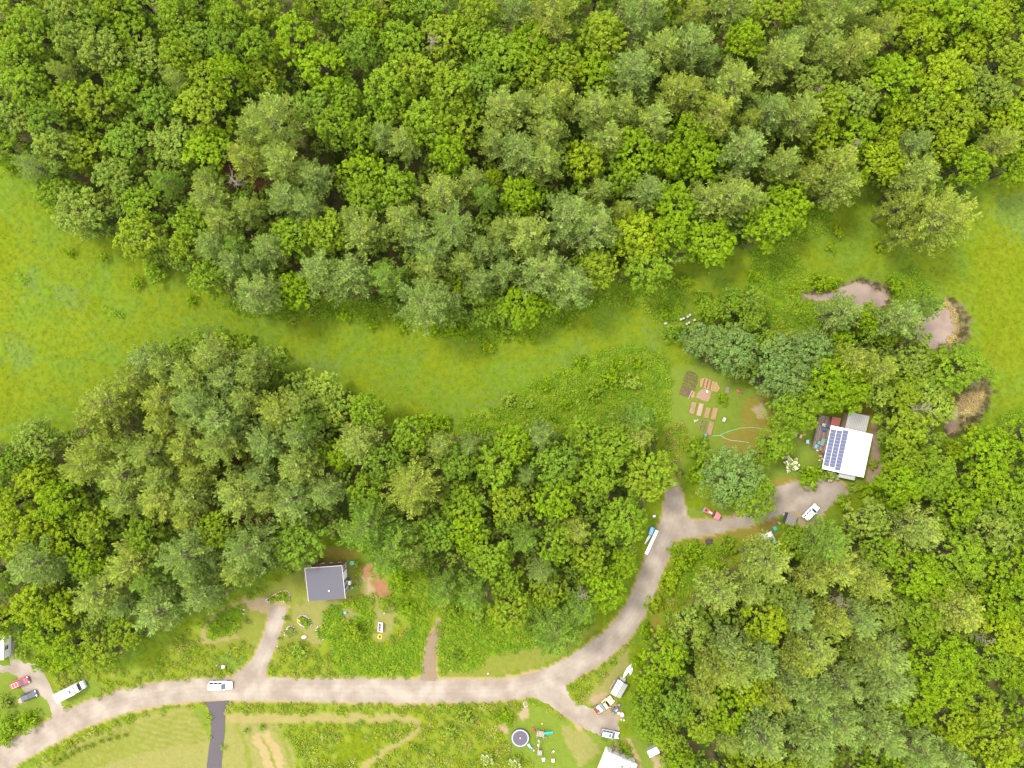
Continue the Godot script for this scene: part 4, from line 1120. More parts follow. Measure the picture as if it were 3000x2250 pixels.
func car(label: String, px: float, py: float, deg: float, L: float, W: float, hr: float, paint: Material, boxy: bool, rack: Material = null, skylight := false) -> Node3D:
	var t := thing("parked_car", label, "car", g(px, py), deg, "cars and trucks")
	var belt := 1.0 if boxy else 0.9
	var st := [[-0.5, 0.80, 0.62], [-0.475, 0.93, belt * 0.94], [-0.38, 0.99, belt], [-0.1, 1, belt + 0.01], [0.14, 1, belt], [0.24, 0.99, belt * 0.96], [0.4, 0.95, belt * 0.86], [0.47, 0.86, belt * 0.76], [0.5, 0.7, 0.55]]
	body_shell(t, L, W, st, paint)
	var rear_foot := -0.49 * L if boxy else -0.44 * L
	var rear_roof := -0.45 * L if boxy else -0.33 * L
	cabin(t, 0.25 * L, rear_foot, 0.09 * L, rear_roof, belt - 0.03, hr, W * 0.41, W * 0.33, paint, 3 if boxy else 2)
	for x in [-0.3, 0.31]:
		for sg in [-1.0, 1.0]:
			wheel(t, Vector3(x * L, 0.33, sg * (W * 0.5 - 0.1)), 0.33, 0.22)
	car_lights(t, L, W, 0.66)
	for sg in [-1.0, 1.0]:
		pbox(t, "mirror", Vector3(0.17 * L, belt + 0.05, sg * (W * 0.5 + 0.07)), Vector3(0.12, 0.13, 0.18), paint)
	var bm := MB.new()
	bm.cbox(Vector3(0.495 * L, 0.42, 0), Vector3(0.16, 0.2, W * 0.8), 0.04)
	bm.cbox(Vector3(-0.497 * L, 0.42, 0), Vector3(0.14, 0.2, W * 0.84), 0.04)
	part(t, "bumper", bm, M.dark)
	if rack:
		var b := MB.new()
		var x0 := -0.34 * L; var x1 := 0.02 * L
		for sg in [-1.0, 1.0]:
			b.box(Vector3((x0 + x1) / 2, hr + 0.13, sg * W * 0.29), Vector3(x1 - x0, 0.05, 0.06))
			for k in 4: b.box(Vector3(lerpf(x0, x1, k / 3.0), hr + 0.08, sg * W * 0.29), Vector3(0.06, 0.1, 0.05))
		for k in 3: b.box(Vector3(lerpf(x0, x1, k / 2.0), hr + 0.135, 0), Vector3(0.06, 0.05, W * 0.58))
		part(t, "roof_rack", b, rack)
	if skylight:
		pbox(t, "sunroof", Vector3(-0.02 * L, hr + 0.062, 0), Vector3(0.5, 0.02, 0.75), M.glass)
	return t

func motorhome() -> void:
	var L := 6.6; var W := 2.1
	var t := thing("motorhome", "long white motorhome parked on grass beside the left gravel yard", "motorhome", g(217, 2017), -26, "cars and trucks")
	var b := MB.new()
	b.cbox(Vector3(-0.85, 1.65, 0), Vector3(4.7, 2.2, W), 0.14)
	part(t, "body", b, M.white)
	var c := MB.new()
	c.cbox(Vector3(1.85, 1.3, 0), Vector3(0.9, 1.5, W * 0.94), 0.12)
	part(t, "cab", c, M.white)
	var h := MB.new()
	h.cbox(Vector3(2.85, 0.85, 0), Vector3(0.8, 0.75, W * 0.86), 0.14)
	part(t, "hood", h, M.white)
	part(t, "windshield", inset(Vector3(2.55, 1.25, -0.85), Vector3(2.3, 2.04, -0.8), Vector3(2.3, 2.04, 0.8), Vector3(2.55, 1.25, 0.85), 0.04, 0.03), M.glass)
	pbox(t, "skylight", Vector3(0.75, 2.78, 0), Vector3(0.5, 0.07, 0.85), M.glass)
	pbox(t, "roof_vent", Vector3(-1.6, 2.79, 0.3), Vector3(0.5, 0.08, 0.5), M.white_metal)
	for k in 3: pbox(t, "side_window", Vector3(-2.2 + k * 1.3, 1.85, -W / 2 - 0.012), Vector3(0.8, 0.5, 0.02), M.glass)
	pbox(t, "awning", Vector3(-0.6, 2.45, -W / 2 - 0.08), Vector3(3.6, 0.14, 0.14), M.grey)
	for x in [-2.0, 2.5]:
		for sg in [-1.0, 1.0]: wheel(t, Vector3(x, 0.38, sg * (W / 2 - 0.14)), 0.38, 0.25)
	car_lights(t, L, W, 0.75)
	pbox(t, "bumper", Vector3(3.3, 0.45, 0), Vector3(0.14, 0.2, W * 0.9), M.pale_grey)

func pickup() -> void:
	var L := 5.2; var W := 1.95
	var t := thing("pickup_truck", "pale yellow pickup truck with loaded wooden bed beside white shed", "truck", g(1768, 2062), -37, "cars and trucks")
	body_shell(t, L, W, [[-0.02, 0.94, 0.96], [0.1, 0.98, 1.0], [0.24, 0.99, 1.0], [0.4, 0.97, 0.95], [0.47, 0.9, 0.86], [0.5, 0.74, 0.6]], M.paint_yellow)
	cabin(t, 0.24 * L, 0.0, 0.14 * L, 0.02 * L, 0.97, 1.68, W * 0.42, W * 0.36, M.paint_yellow, 1)
	var fr := MB.new()
	fr.box(Vector3(-0.25 * L, 0.5, 0), Vector3(L * 0.5, 0.16, W * 0.5))
	part(t, "chassis", fr, M.dark)
	var bed := MB.new()
	for k in 7: bed.box(Vector3(-0.27 * L, 0.72, -W / 2 + 0.14 + k * (W - 0.28) / 6.0), Vector3(0.46 * L, 0.05, 0.24))
	part(t, "bed_floor", bed, M.mulch)
	for sg in [-1.0, 1.0]: pbox(t, "bed_rail", Vector3(-0.27 * L, 0.86, sg * (W / 2 - 0.03)), Vector3(0.46 * L, 0.24, 0.06), M.dull_metal)
	pbox(t, "tailgate", Vector3(-0.5 * L, 0.82, 0), Vector3(0.09, 0.22, W * 1.05), M.orange)
	pbox(t, "toolbox", Vector3(-0.085 * L, 0.93, 0), Vector3(0.5, 0.42, W * 0.98), M.grey)
	pbox(t, "headboard", Vector3(-0.03 * L, 1.05, 0), Vector3(0.1, 0.7, W * 0.96), M.dark)
	var sheet_ := MB.new()
	sheet_.cbox(Vector3(-0.22 * L, 0.9, 0), Vector3(0.62, 0.32, W * 0.86), 0.06)
	sheet_.cbox(Vector3(-0.29 * L, 0.87, -0.45), Vector3(0.4, 0.26, 0.55), 0.06)
	part(t, "white_cover", sheet_, M.white)
	for k in 4: pbox(t, "plank", Vector3(-0.36 * L + 0.05 * k, 0.80 + 0.05 * k, 0.55 + 0.06 * k), Vector3(1.1, 0.04, 0.12), M.pale_wood if k % 2 else M.wood)
	for x in [-0.3, 0.34]:
		for sg in [-1.0, 1.0]: wheel(t, Vector3(x * L, 0.37, sg * (W / 2 - 0.12)), 0.37, 0.24)
	for sg in [-1.0, 1.0]:
		pbox(t, "headlight", Vector3(L * 0.485, 0.68, sg * W * 0.34), Vector3(0.1, 0.16, 0.26), M.lamp_clear)
		pbox(t, "mirror", Vector3(0.17 * L, 1.1, sg * (W / 2 + 0.08)), Vector3(0.12, 0.16, 0.18), M.paint_yellow)

func tractor() -> void:
	var t := thing("tractor", "small red tractor with square red canopy beside the driveway", "tractor", g(2085, 1503), 27, "cars and trucks")
	var hood := MB.new()
	hood.cbox(Vector3(-0.75, 0.95, 0), Vector3(1.35, 0.55, 0.62), 0.12)
	part(t, "hood", hood, M.paint_tractor)
	pbox(t, "chassis", Vector3(-0.1, 0.6, 0), Vector3(2.6, 0.3, 0.42), M.dark)
	var cn := MB.new()
	cn.cbox(Vector3(0.85, 2.1, 0), Vector3(1.25, 0.1, 1.3), 0.04)
	part(t, "canopy", cn, M.canopy)
	for x in [0.35, 1.35]:
		for sg in [-1.0, 1.0]: pbox(t, "canopy_post", Vector3(x, 1.45, sg * 0.52), Vector3(0.06, 1.25, 0.06), M.dark)
	pbox(t, "seat", Vector3(0.75, 1.0, 0), Vector3(0.45, 0.14, 0.5), M.black)
	pbox(t, "steering_wheel", Vector3(0.28, 1.2, 0), Vector3(0.05, 0.34, 0.34), M.black)
	var grille := MB.new()
	grille.cbox(Vector3(-0.72, 1.24, 0), Vector3(0.85, 0.06, 0.3), 0.02)
	part(t, "hood_panel", grille, M.cream)
	for sg in [-1.0, 1.0]:
		wheel(t, Vector3(0.85, 0.62, sg * 0.66), 0.62, 0.34)
		wheel(t, Vector3(-1.05, 0.36, sg * 0.55), 0.36, 0.22)
		pbox(t, "fender", Vector3(0.85, 1.27, sg * 0.62), Vector3(0.9, 0.06, 0.36), M.paint_tractor)
		pbox(t, "loader_arm", Vector3(-1.35, 0.75, sg * 0.42), Vector3(1.3, 0.12, 0.1), M.paint_tractor)
	pbox(t, "loader_bucket", Vector3(-2.1, 0.32, 0), Vector3(0.5, 0.5, 1.2), M.grey)

# ---------- buildings ----------
# a house window: frame, pane and middle rail; the wall looks along the normal
func window(t: Node3D, ce: Vector3, along: Vector3, nn: Vector3, w: float, h: float, frame: Material) -> void:
	var ba := Basis(along, Vector3.UP, nn)
	var f := MB.new()
	for s in [-1.0, 1.0]:
		f.box(ce + along * s * (w / 2 - 0.04) + nn * 0.03, Vector3(0.09, h, 0.07), ba)
		f.box(ce + Vector3.UP * s * (h / 2 - 0.04) + nn * 0.03, Vector3(w - 0.18, 0.09, 0.07), ba)
	f.box(ce + nn * 0.03, Vector3(w - 0.18, 0.06, 0.06), ba)
	var o := part(t, "window", f, frame)
	pbox(o, "pane", ce + nn * 0.012, Vector3(w - 0.16, h - 0.16, 0.02), M.glass, ba)

func grey_house() -> void:
	var t := thing("house", "two-storey house with plain dark grey shingle roof and brown siding", "house", gh(962, 1699, 3.0), -4)
	var W := 8.3; var D := 7.0; var h := 5.2
	var x := W / 2 - 0.25; var z := D / 2 - 0.2
	var wall := MB.new()
	for s in [-1.0, 1.0]:
		wall.box(Vector3(0, h / 2, s * (z - 0.08)), Vector3(x * 2, h, 0.16))
		wall.box(Vector3(s * (x - 0.08), h / 2, 0), Vector3(0.16, h, z * 2 - 0.33))
	# gable ends
	for s in [-1.0, 1.0]:
		var a := Vector3(s * x, h, -z); var b := Vector3(s * x, h, z); var c := Vector3(s * x, h + 0.9, -z)
		wall.face(a, b, c, c, Vector3(s, 0, 0))
		wall.face(a - Vector3(s * 0.16, 0, 0), b - Vector3(s * 0.16, 0, 0), c - Vector3(s * 0.16, 0, 0), c - Vector3(s * 0.16, 0, 0), Vector3(-s, 0, 0))
	part(t, "wall", wall, M.siding)
	pbox(t, "north_wall_boarding", Vector3(0, 2.6, -z - 0.03), Vector3(x * 2 - 0.1, 2.0, 0.06), M.brick_red)
	pbox(t, "wall_base", Vector3(0, 0.75, -z - 0.045), Vector3(x * 2 - 0.1, 1.4, 0.09), M.dull_metal)
	pbox(t, "white_wall_panel", Vector3(x + 0.02, 3.1, -1.0), Vector3(0.05, 3.6, 1.9), M.white)
	for c in [[0.95, 3.9, 0.6, 1.25], [0.95, 1.7, 0.5, 1.2], [2.4, 3.9, 0.75, 1.3], [2.4, 1.7, 0.75, 1.3], [-2.6, 4.0, 0.7, 1.1], [-2.6, 1.7, 0.7, 1.1]]:
		window(t, Vector3(x, c[1], c[0]), Vector3(0, 0, -1), Vector3(1, 0, 0), c[2], c[3], M.trim)
	for k in 3: window(t, Vector3(-1.6 + k * 2.0, 0.9, -z - 0.09), Vector3(-1, 0, 0), Vector3(0, 0, -1), 0.8, 0.6, M.trim)
	for k in 4: window(t, Vector3(-2.8 + k * 1.9, 1.9, z), Vector3(1, 0, 0), Vector3(0, 0, 1), 1.0, 1.3, M.trim)
	for s in [-1.0, 1.0]: pbox(t, "corner_board", Vector3(x + 0.015, h / 2, s * (z - 0.06)), Vector3(0.06, h - 0.02, 0.14), M.trim)
	# single-pitch roof, high on the north side
	var ba := Basis(Vector3.RIGHT, atan2(0.95, D))
	var roof := MB.new()
	roof.box(Vector3(0, h + 0.56, 0.05), Vector3(W, 0.16, D + 0.75), ba)
	var r := part(t, "roof", roof, M.roof_grey)
	for s in [-1.0, 1.0]: pbox(r, "roof_trim", Vector3(s * (W / 2 + 0.045), h + 0.56, 0.05), Vector3(0.08, 0.2, D + 0.75), M.trim, ba)
	pbox(r, "roof_trim", Vector3(0, h + 1.05, -D / 2 - 0.36), Vector3(W + 0.16, 0.2, 0.08), M.trim, ba)
	# courses of shingles, each lapping the next
	for k in 30:
		var u := -D / 2 - 0.2 + k * (D + 0.65) / 30.0
		pbox(r, "shingle_course", Vector3(0, h + 0.56, 0.05) + ba * Vector3(0, 0.088, u), Vector3(W - 0.03, 0.012, (D + 0.65) / 30.0 - 0.02), M.roof_grey, ba * Basis(Vector3.RIGHT, 0.03))
	var pipe := MB.new()
	pipe.lathe([Vector2(0.1, 0.0), Vector2(0.1, 0.5), Vector2(0.16, 0.5), Vector2(0.16, 0.62), Vector2(0.0, 0.66)], 10, Vector3(0.8, h + 0.3, 1.7))
	part(r, "vent_pipe", pipe, M.white)
	pbox(t, "utility_box", Vector3(x + 0.35, 0.6, 1.55), Vector3(0.55, 1.1, 0.9), M.white)
	# side deck towards the west
	for k in 7: pbox(t, "deck_plank", Vector3(-x - 0.16 - k * 0.24, 1.5, -1.5), Vector3(0.22, 0.05, 3.2), M.deck_c if k % 3 == 1 else M.deck_a)
	for s in [-1.0, 1.0]:
		for q in [0, 1]: pbox(t, "deck_post", Vector3(-x - 0.2 - q * 1.5, 0.75, -1.5 + s * 1.5), Vector3(0.12, 1.5, 0.12), M.dark_wood)
	pbox(t, "deck_rail", Vector3(-x - 1.75, 2.3, -1.5), Vector3(0.08, 0.1, 3.3), M.deck_c)
	for s in [-1.0, 1.0]: pbox(t, "deck_rail", Vector3(-x - 0.9, 2.3, -1.5 + s * 1.6), Vector3(1.6, 0.1, 0.08), M.deck_c)
	for k in 12: pbox(t, "baluster", Vector3(-x - 1.75, 1.9, -2.95 + k * 0.26), Vector3(0.05, 0.75, 0.05), M.deck_b)
	# rear gallery under the eave
	pbox(t, "back_porch", Vector3(-x + 0.4, 1.4, -z - 0.6), Vector3(1.9, 0.1, 1.0), M.deck_b)

func solar_house() -> void:
	var e := 3.0
	var t := thing("house", "house with dazzling white metal roof carrying rows of solar panels", "house", gh(2484, 1323, 3.3), 12)
	var W := 9.8; var D := 10.2
	var rx := -W / 2 + W * 0.405; var rise := 0.95
	var wx := -3.5
	var wall := MB.new()
	for s in [-1.0, 1.0]:
		wall.box(Vector3((wx + W / 2 - 0.4) / 2, e / 2, s * (D / 2 - 0.4)), Vector3(W / 2 - 0.4 - wx, e, 0.16))
	wall.box(Vector3(wx + 0.08, e / 2, 0), Vector3(0.16, e, D - 1.0))
	wall.box(Vector3(W / 2 - 0.48, e / 2, 0), Vector3(0.16, e, D - 1.0))
	for s in [-1.0, 1.0]:
		wall.face(Vector3(wx, e + 0.2, s * (D / 2 - 0.33)), Vector3(W / 2 - 0.35, e, s * (D / 2 - 0.33)), Vector3(rx, e + rise - 0.08, s * (D / 2 - 0.33)), Vector3(rx, e + rise - 0.08, s * (D / 2 - 0.33)), Vector3(0, 0, s))
	part(t, "wall", wall, M.pale_wood)
	for k in 4: window(t, Vector3(wx, 1.9, -3.4 + k * 2.2), Vector3(0, 0, 1), Vector3(-1, 0, 0), 1.1, 1.3, M.trim)
	for k in 3: window(t, Vector3(-2.2 + k * 2.4, 1.8, D / 2 - 0.32), Vector3(1, 0, 0), Vector3(0, 0, 1), 1.1, 1.2, M.trim)
	for k in 4: pbox(t, "eave_post", Vector3(-W / 2 + 0.25, e / 2 - 0.05, -4.6 + k * 3.05), Vector3(0.12, e, 0.12), M.deck_b)
	var aw := atan2(rise, rx + W / 2); var ae := atan2(rise, W / 2 - rx)
	var lw := sqrt(pow(rx + W / 2, 2) + rise * rise); var le := sqrt(pow(W / 2 - rx, 2) + rise * rise)
	var bw := Basis(Vector3.BACK, aw); var be := Basis(Vector3.BACK, -ae)
	var cw := Vector3((rx - W / 2) / 2, e + rise / 2, 0); var ce := Vector3((rx + W / 2) / 2, e + rise / 2, 0)
	var rw := pbox(t, "roof", cw, Vector3(lw, 0.14, D), M.white, bw)
	var r2 := pbox(t, "roof", ce, Vector3(le, 0.14, D), M.white, be)
	for k in 10: pbox(r2, "roof_seam", ce + be * Vector3(0.02, 0.08, -D / 2 + 0.5 + k * 1.02), Vector3(le - 0.1, 0.03, 0.035), M.white, be)
	pbox(t, "ridge_cap", Vector3(rx, e + rise + 0.08, 0), Vector3(0.3, 0.05, D + 0.02), M.white)
	# three columns of panels lying crosswise
	var pw := 1.17; var ph := 0.77
	for col in 3:
		var rows: int = [11, 11, 12][col]
		var x := -lw / 2 + 0.14 + pw / 2 + col * (pw + 0.11)
		for row in rows:
			var z: float = -D / 2 + [0.82, 0.76, 0.44][col] + ph / 2 + row * (ph + 0.012)
			var o := pbox(t, "solar_panel", cw + bw * Vector3(x, 0.13, z), Vector3(pw, 0.04, ph), M.panel_warm if (row * 7 + col * 3) % 5 == 0 else M.panel, bw)
			var f := MB.new()
			for s in [-1.0, 1.0]:
				f.box(cw + bw * Vector3(x + s * (pw / 2 - 0.015), 0.155, z), Vector3(0.03, 0.02, ph - 0.06), bw)
				f.box(cw + bw * Vector3(x, 0.155, z + s * (ph / 2 - 0.015)), Vector3(pw, 0.02, 0.03), bw)
			part(o, "panel_frame", f, M.panel_line)
	# annex with a ribbed metal roof on the north side
	var ax := 0.95; var az := -7.05
	pbox(t, "annex_wall", Vector3(ax, 1.3, az), Vector3(4.5, 2.6, 3.5), M.pale_wood)
	var ab := Basis(Vector3.RIGHT, 0.05)
	var ar := pbox(t, "annex_roof", Vector3(ax, 2.82, az), Vector3(4.9, 0.1, 3.95), M.white_metal, ab)
	for k in 13: pbox(ar, "roof_rib", Vector3(ax - 2.3 + k * 0.383, 2.82, az) + ab * Vector3(0, 0.065, 0), Vector3(0.09, 0.04, 3.93), M.dull_metal, ab)
	# red-roofed lean-to beside the annex
	pbox(t, "lean_to_wall", Vector3(-3.6, 1.35, -6.2), Vector3(1.75, 1.15, 1.75), M.brick_red)
	pbox(t, "lean_to_roof", Vector3(-3.55, 2.0, -6.2), Vector3(2.0, 0.1, 2.05), M.redroof, ab)
	# porch roof on the south side
	var pb := Basis(Vector3.RIGHT, 0.12)
	pbox(t, "porch_roof", Vector3(1.3, 2.6, D / 2 + 0.35), Vector3(3.8, 0.09, 1.5), M.white_metal, pb)
	for s in [-1.0, 1.0]: pbox(t, "porch_post", Vector3(1.3 + s * 1.7, 1.22, D / 2 + 0.9), Vector3(0.12, 2.45, 0.12), M.trim)
	# deck along the west side
	var dx0 := -7.06
	for k in 18:
		pbox(t, "deck_plank", Vector3(dx0 + 0.1 + k * 0.195, 0.75, -2.95), Vector3(0.18, 0.05, 7.9), [M.deck_a, M.deck_b, M.deck_c, M.deck_a, M.deck_b][(k * 3) % 5])
	pbox(t, "deck_fascia", Vector3(dx0 - 0.06, 0.6, -2.95), Vector3(0.08, 0.34, 8.0), M.deck_b)
	for s in [-1.0, 1.0]: pbox(t, "deck_fascia", Vector3(dx0 + 1.75, 0.6, -2.95 + s * 4.01), Vector3(3.6, 0.34, 0.08), M.wood)
	for k in 5: pbox(t, "deck_post", Vector3(dx0 + 0.06, 1.25, -6.7 + k * 1.88), Vector3(0.12, 0.95, 0.12), M.deck_c)
	pbox(t, "deck_rail", Vector3(dx0 + 0.06, 1.75, -2.95), Vector3(0.12, 0.06, 7.9), M.deck_c)
	for k in 3: pbox(t, "step", Vector3(-4.3, 0.6 - 0.2 * k, 1.25 + 0.3 * k), Vector3(0.9, 0.06, 0.3), M.deck_a)
	# furniture on the deck; it stands there and is not part of the house
	var base := t.position
	var tb := func(lx: float, lz: float) -> Vector3:
		return base + Basis(Vector3.UP, -deg_to_rad(12)) * Vector3(lx, 0.775, lz)
	var tt := thing("deck_table", "long weathered wooden table on the deck", "table", tb.call(-5.27, -0.97), 12)
	for k in 4: pbox(tt, "table_plank", Vector3(-0.33 + k * 0.22, 0.74, 0), Vector3(0.2, 0.05, 1.7), M.dull_metal)
	for s in [-1.0, 1.0]:
		for q in [-1.0, 1.0]: pbox(tt, "leg", Vector3(s * 0.36, 0.36, q * 0.7), Vector3(0.08, 0.71, 0.08), M.deck_b)
	var spots := [[-4.5, -1.4, "teal deck chair on the house side of the deck table", 0, "teal"], [-3.85, -0.7, "teal deck chair half under the solar roof edge", 0, "teal"], [-5.95, -0.64, "teal deck chair on the lawn side of the deck table", 180, "teal"], [-6.5, 0.35, "aqua chair at the deck corner", 215, "aqua"], [-5.0, -4.85, "blue armchair beside the cream chair on the deck", 90, "blue"], [-5.65, -3.87, "blue armchair turned askew in the middle of the deck", 45, "blue"], [-5.84, -4.97, "cream armchair at the tree end of the deck", 90, "cream"]]
	for s in spots: chair(s[2], tb.call(s[0], s[1]), 12.0 + s[3], M[s[4]], 1.0)

func chair(label: String, at: Vector3, deg: float, m: Material, k: float) -> void:
	var t := thing("garden_chair", label, "chair", at, deg, "garden chairs")
	pbox(t, "seat", Vector3(0, 0.4 * k, 0), Vector3(0.56, 0.06, 0.56) * k, m)
	pbox(t, "backrest", Vector3(0.3 * k, 0.7 * k, 0), Vector3(0.07, 0.62, 0.56) * k, m, Basis(Vector3.BACK, -0.3))
	for s in [-1.0, 1.0]:
		pbox(t, "armrest", Vector3(0, 0.62 * k, s * 0.29 * k), Vector3(0.56, 0.05, 0.09) * k, m)
		for q in [-1.0, 1.0]: pbox(t, "leg", Vector3(q * 0.23 * k, 0.19 * k, s * 0.26 * k), Vector3(0.06, 0.38, 0.06) * k, m)

func white_house() -> void:
	var t := thing("house", "white-roofed house cut by the lower photo edge", "house", gh(1806, 2262, 3.0), 22)
	pbox(t, "wall", Vector3(0, 1.4, 0.4), Vector3(7.0, 2.8, 7.6), M.white)
	var ba := Basis(Vector3.BACK, 0.07); var bb := Basis(Vector3.BACK, -0.07)
	var r := pbox(t, "roof", Vector3(-1.95, 3.0, 0.6), Vector3(3.9, 0.12, 7.6), M.white, ba)
	var r2 := pbox(t, "roof", Vector3(1.95, 3.0, 0.2), Vector3(3.9, 0.12, 7.2), M.white_metal, bb)
	for p in [[0.7, -1.7], [2.7, -2.0]]: pbox(r2, "roof_vent", Vector3(p[0], 3.2, p[1]), Vector3(0.35, 0.24, 0.35), M.dark)
	for k in 3: pbox(r2, "skylight", Vector3(0.5 + k * 1.3, 3.03, -3.3), Vector3(0.9, 0.08, 0.5), M.white_metal, bb)
	for k in 5: pbox(t, "step", Vector3(-1.3, 0.9 - 0.18 * k, -4.0 - 0.3 * k), Vector3(1.3, 0.06, 0.28), M.deck_c)
	for k in 6: pbox(t, "porch_plank", Vector3(-2.0 + k * 0.26, 1.0, -3.75), Vector3(0.24, 0.05, 1.3), M.deck_a)
	for s in [-1.0, 1.0]: pbox(t, "porch_rail", Vector3(-1.3 + s * 0.95, 1.6, -3.9), Vector3(0.07, 0.9, 1.4), M.deck_b)
	window(t, Vector3(1.5, 1.6, -3.4), Vector3(-1, 0, 0), Vector3(0, 0, -1), 1.2, 1.2, M.trim)

func shed(called: String, label: String, at: Vector3, deg: float, L: float, W: float, h: float, rise: float, walls: Material, roof: Material, roof2: Material, door: Material) -> Node3D:
	var t := thing(called, label, "shed", at, deg, "sheds")
	var wl := MB.new()
	for s in [-1.0, 1.0]:
		wl.box(Vector3(0, h / 2, s * (W / 2 - 0.12)), Vector3(L - 0.2, h, 0.08))
		wl.box(Vector3(s * (L / 2 - 0.14), h / 2, 0), Vector3(0.08, h, W - 0.34))
		wl.face(Vector3(s * (L / 2 - 0.1), h, -W / 2 + 0.08), Vector3(s * (L / 2 - 0.1), h, W / 2 - 0.08), Vector3(s * (L / 2 - 0.1), h + rise - 0.04, 0), Vector3(s * (L / 2 - 0.1), h + rise - 0.04, 0), Vector3(s, 0, 0))
	part(t, "wall", wl, walls)
	var a := atan2(rise, W / 2); var lr := sqrt(W * W / 4 + rise * rise)
	pbox(t, "roof", Vector3(0, h + rise / 2, -W / 4), Vector3(L + 0.1, 0.07, lr), roof, Basis(Vector3.RIGHT, -a))
	pbox(t, "roof", Vector3(0, h + rise / 2, W / 4), Vector3(L + 0.1, 0.07, lr), roof2, Basis(Vector3.RIGHT, a))
	pbox(t, "ridge_cap", Vector3(0, h + rise + 0.05, 0), Vector3(L + 0.12, 0.04, 0.14), M.grey)
	pbox(t, "door", Vector3(-L / 2 + 0.08, 0.95, 0), Vector3(0.05, 1.85, 0.9), door)
	return t

# ---------- gardens, yards and small things ----------
func clear_spots() -> void:
	for a in [[905, 1640, 1032, 1640, 1032, 1735, 905, 1735], [2400, 1200, 2540, 1220, 2560, 1280, 2520, 1410, 2390, 1380, 2370, 1310], [1730, 2215, 1880, 2215, 1880, 2290, 1730, 2290], [1750, 2010, 1830, 1980, 1850, 2010, 1820, 2060, 1760, 2070, 1740, 2060], [185, 2040, 180, 2020, 240, 1990, 258, 2008, 200, 2045], [-60, 1940, 60, 1940, 140, 1950, 200, 2085, 160, 2110, 110, 2030, 60, 2030], [1555, 2040, 1655, 2003, 1675, 2052, 1800, 2097, 1815, 2165, 1662, 2105], [2250, 1440, 2400, 1405, 2480, 1430, 2380, 1530, 2280, 1500], [2290, 1495, 2340, 1495, 2340, 1545, 2290, 1545], [2346, 860, 2420, 860, 2516, 821, 2606, 870, 2569, 912, 2400, 885], [2744, 880, 2797, 952, 2772, 1010, 2688, 993, 2680, 944], [2790, 1192, 2816, 1200, 2804, 1255, 2780, 1274, 2764, 1250], [1985, 1085, 2115, 1110, 2110, 1310, 2030, 1300, 1985, 1190], [1498, 2132, 1550, 2132, 1550, 2185, 1498, 2185], [1890, 2190, 1940, 2190, 1940, 2225, 1890, 2225], [1885, 1545, 1925, 1545, 1905, 1625, 1880, 1625], [1800, 1940, 1860, 1940, 1850, 1990, 1810, 1990], [780, 1725, 850, 1725, 850, 1768, 780, 1768]]:
		keep_clear.append(pv(a))

func stone_bed(label: String, outline: Array, plants: Array, seed_: int) -> void:
	var p := pv(outline)
	var ce := Vector2.ZERO
	for q in p: ce += q / p.size()
	var t := thing("garden_bed", label, "flower bed", g(ce.x, ce.y), 0, "stone-edged flower beds")
	rng.seed = seed_
	var soil := MB.new()
	var q2 := PackedVector2Array()
	for q in p: q2.append((q - ce) * S)
	soil.prism(q2, -0.05, 0.09)
	part(t, "soil", soil, M.soil)
	for i in p.size():
		var a := p[i]; var b := p[(i + 1) % p.size()]
		var n := maxi(1, int((b - a).length() / 5.2))
		for k in n:
			var at := (a.lerp(b, (k + 0.5) / n) - ce) * S
			var m := MB.new()
			var r := rng.randf_range(0.17, 0.27)
			m.lump(Vector3(at.x, 0.1, at.y), Vector3(r, r * 0.7, r * rng.randf_range(0.75, 1.1)), rng, 0.2, 4, 6)
			part(t, "stone", m, M.stone_pale if rng.randf() < 0.6 else M.stone)
	for pl in plants:
		var o := MeshInstance3D.new()
		o.name = "plant"
		o.mesh = shrub_kit[int(pl[0] + pl[1]) % 6]
		o.material_override = pl[3] if pl[3] is Material else leaf_mats[pl[3]]
		t.add_child(o, true)
		o.position = Vector3((pl[0] - ce.x) * S, 0.05, (pl[1] - ce.y) * S)
		o.scale = Vector3(pl[2] * S / 2.2, pl[2] * S / 3.2, pl[2] * S / 2.2)

func raised_bed(label: String, px: float, py: float, deg: float, L: float, W: float, fill: Material, rows: int, greens: Array) -> void:
	var t := thing("raised_bed", label, "garden bed", g(px, py), deg, "raised vegetable beds")
	for s in [-1.0, 1.0]:
		pbox(t, "board", Vector3(0, 0.14, s * (W / 2 - 0.02)), Vector3(L, 0.28, 0.05), M.wood)
		pbox(t, "board", Vector3(s * (L / 2 - 0.02), 0.14, 0), Vector3(0.05, 0.28, W - 0.1), M.wood)
	pbox(t, "filling", Vector3(0, 0.11, 0), Vector3(L - 0.1, 0.2, W - 0.1), fill)
	for k in rows:
		var m := MB.new()
		m.cbox(Vector3(0, 0.245, -W / 2 + 0.16 + k * (W - 0.32) / maxi(1, rows - 1)), Vector3(L - 0.16, 0.07, 0.14), 0.03)
		part(t, "ridge", m, fill)
	for q in greens:
		var o := MeshInstance3D.new()
		o.name = "seedlings"
		o.mesh = weed_kit
		o.material_override = leaf_mats[q[3]]
		t.add_child(o, true)
		o.position = Vector3(q[0], 0.2, q[1])
		o.scale = Vector3(q[2], 0.25, q[2] * 0.8)

var weed_kit: ArrayMesh

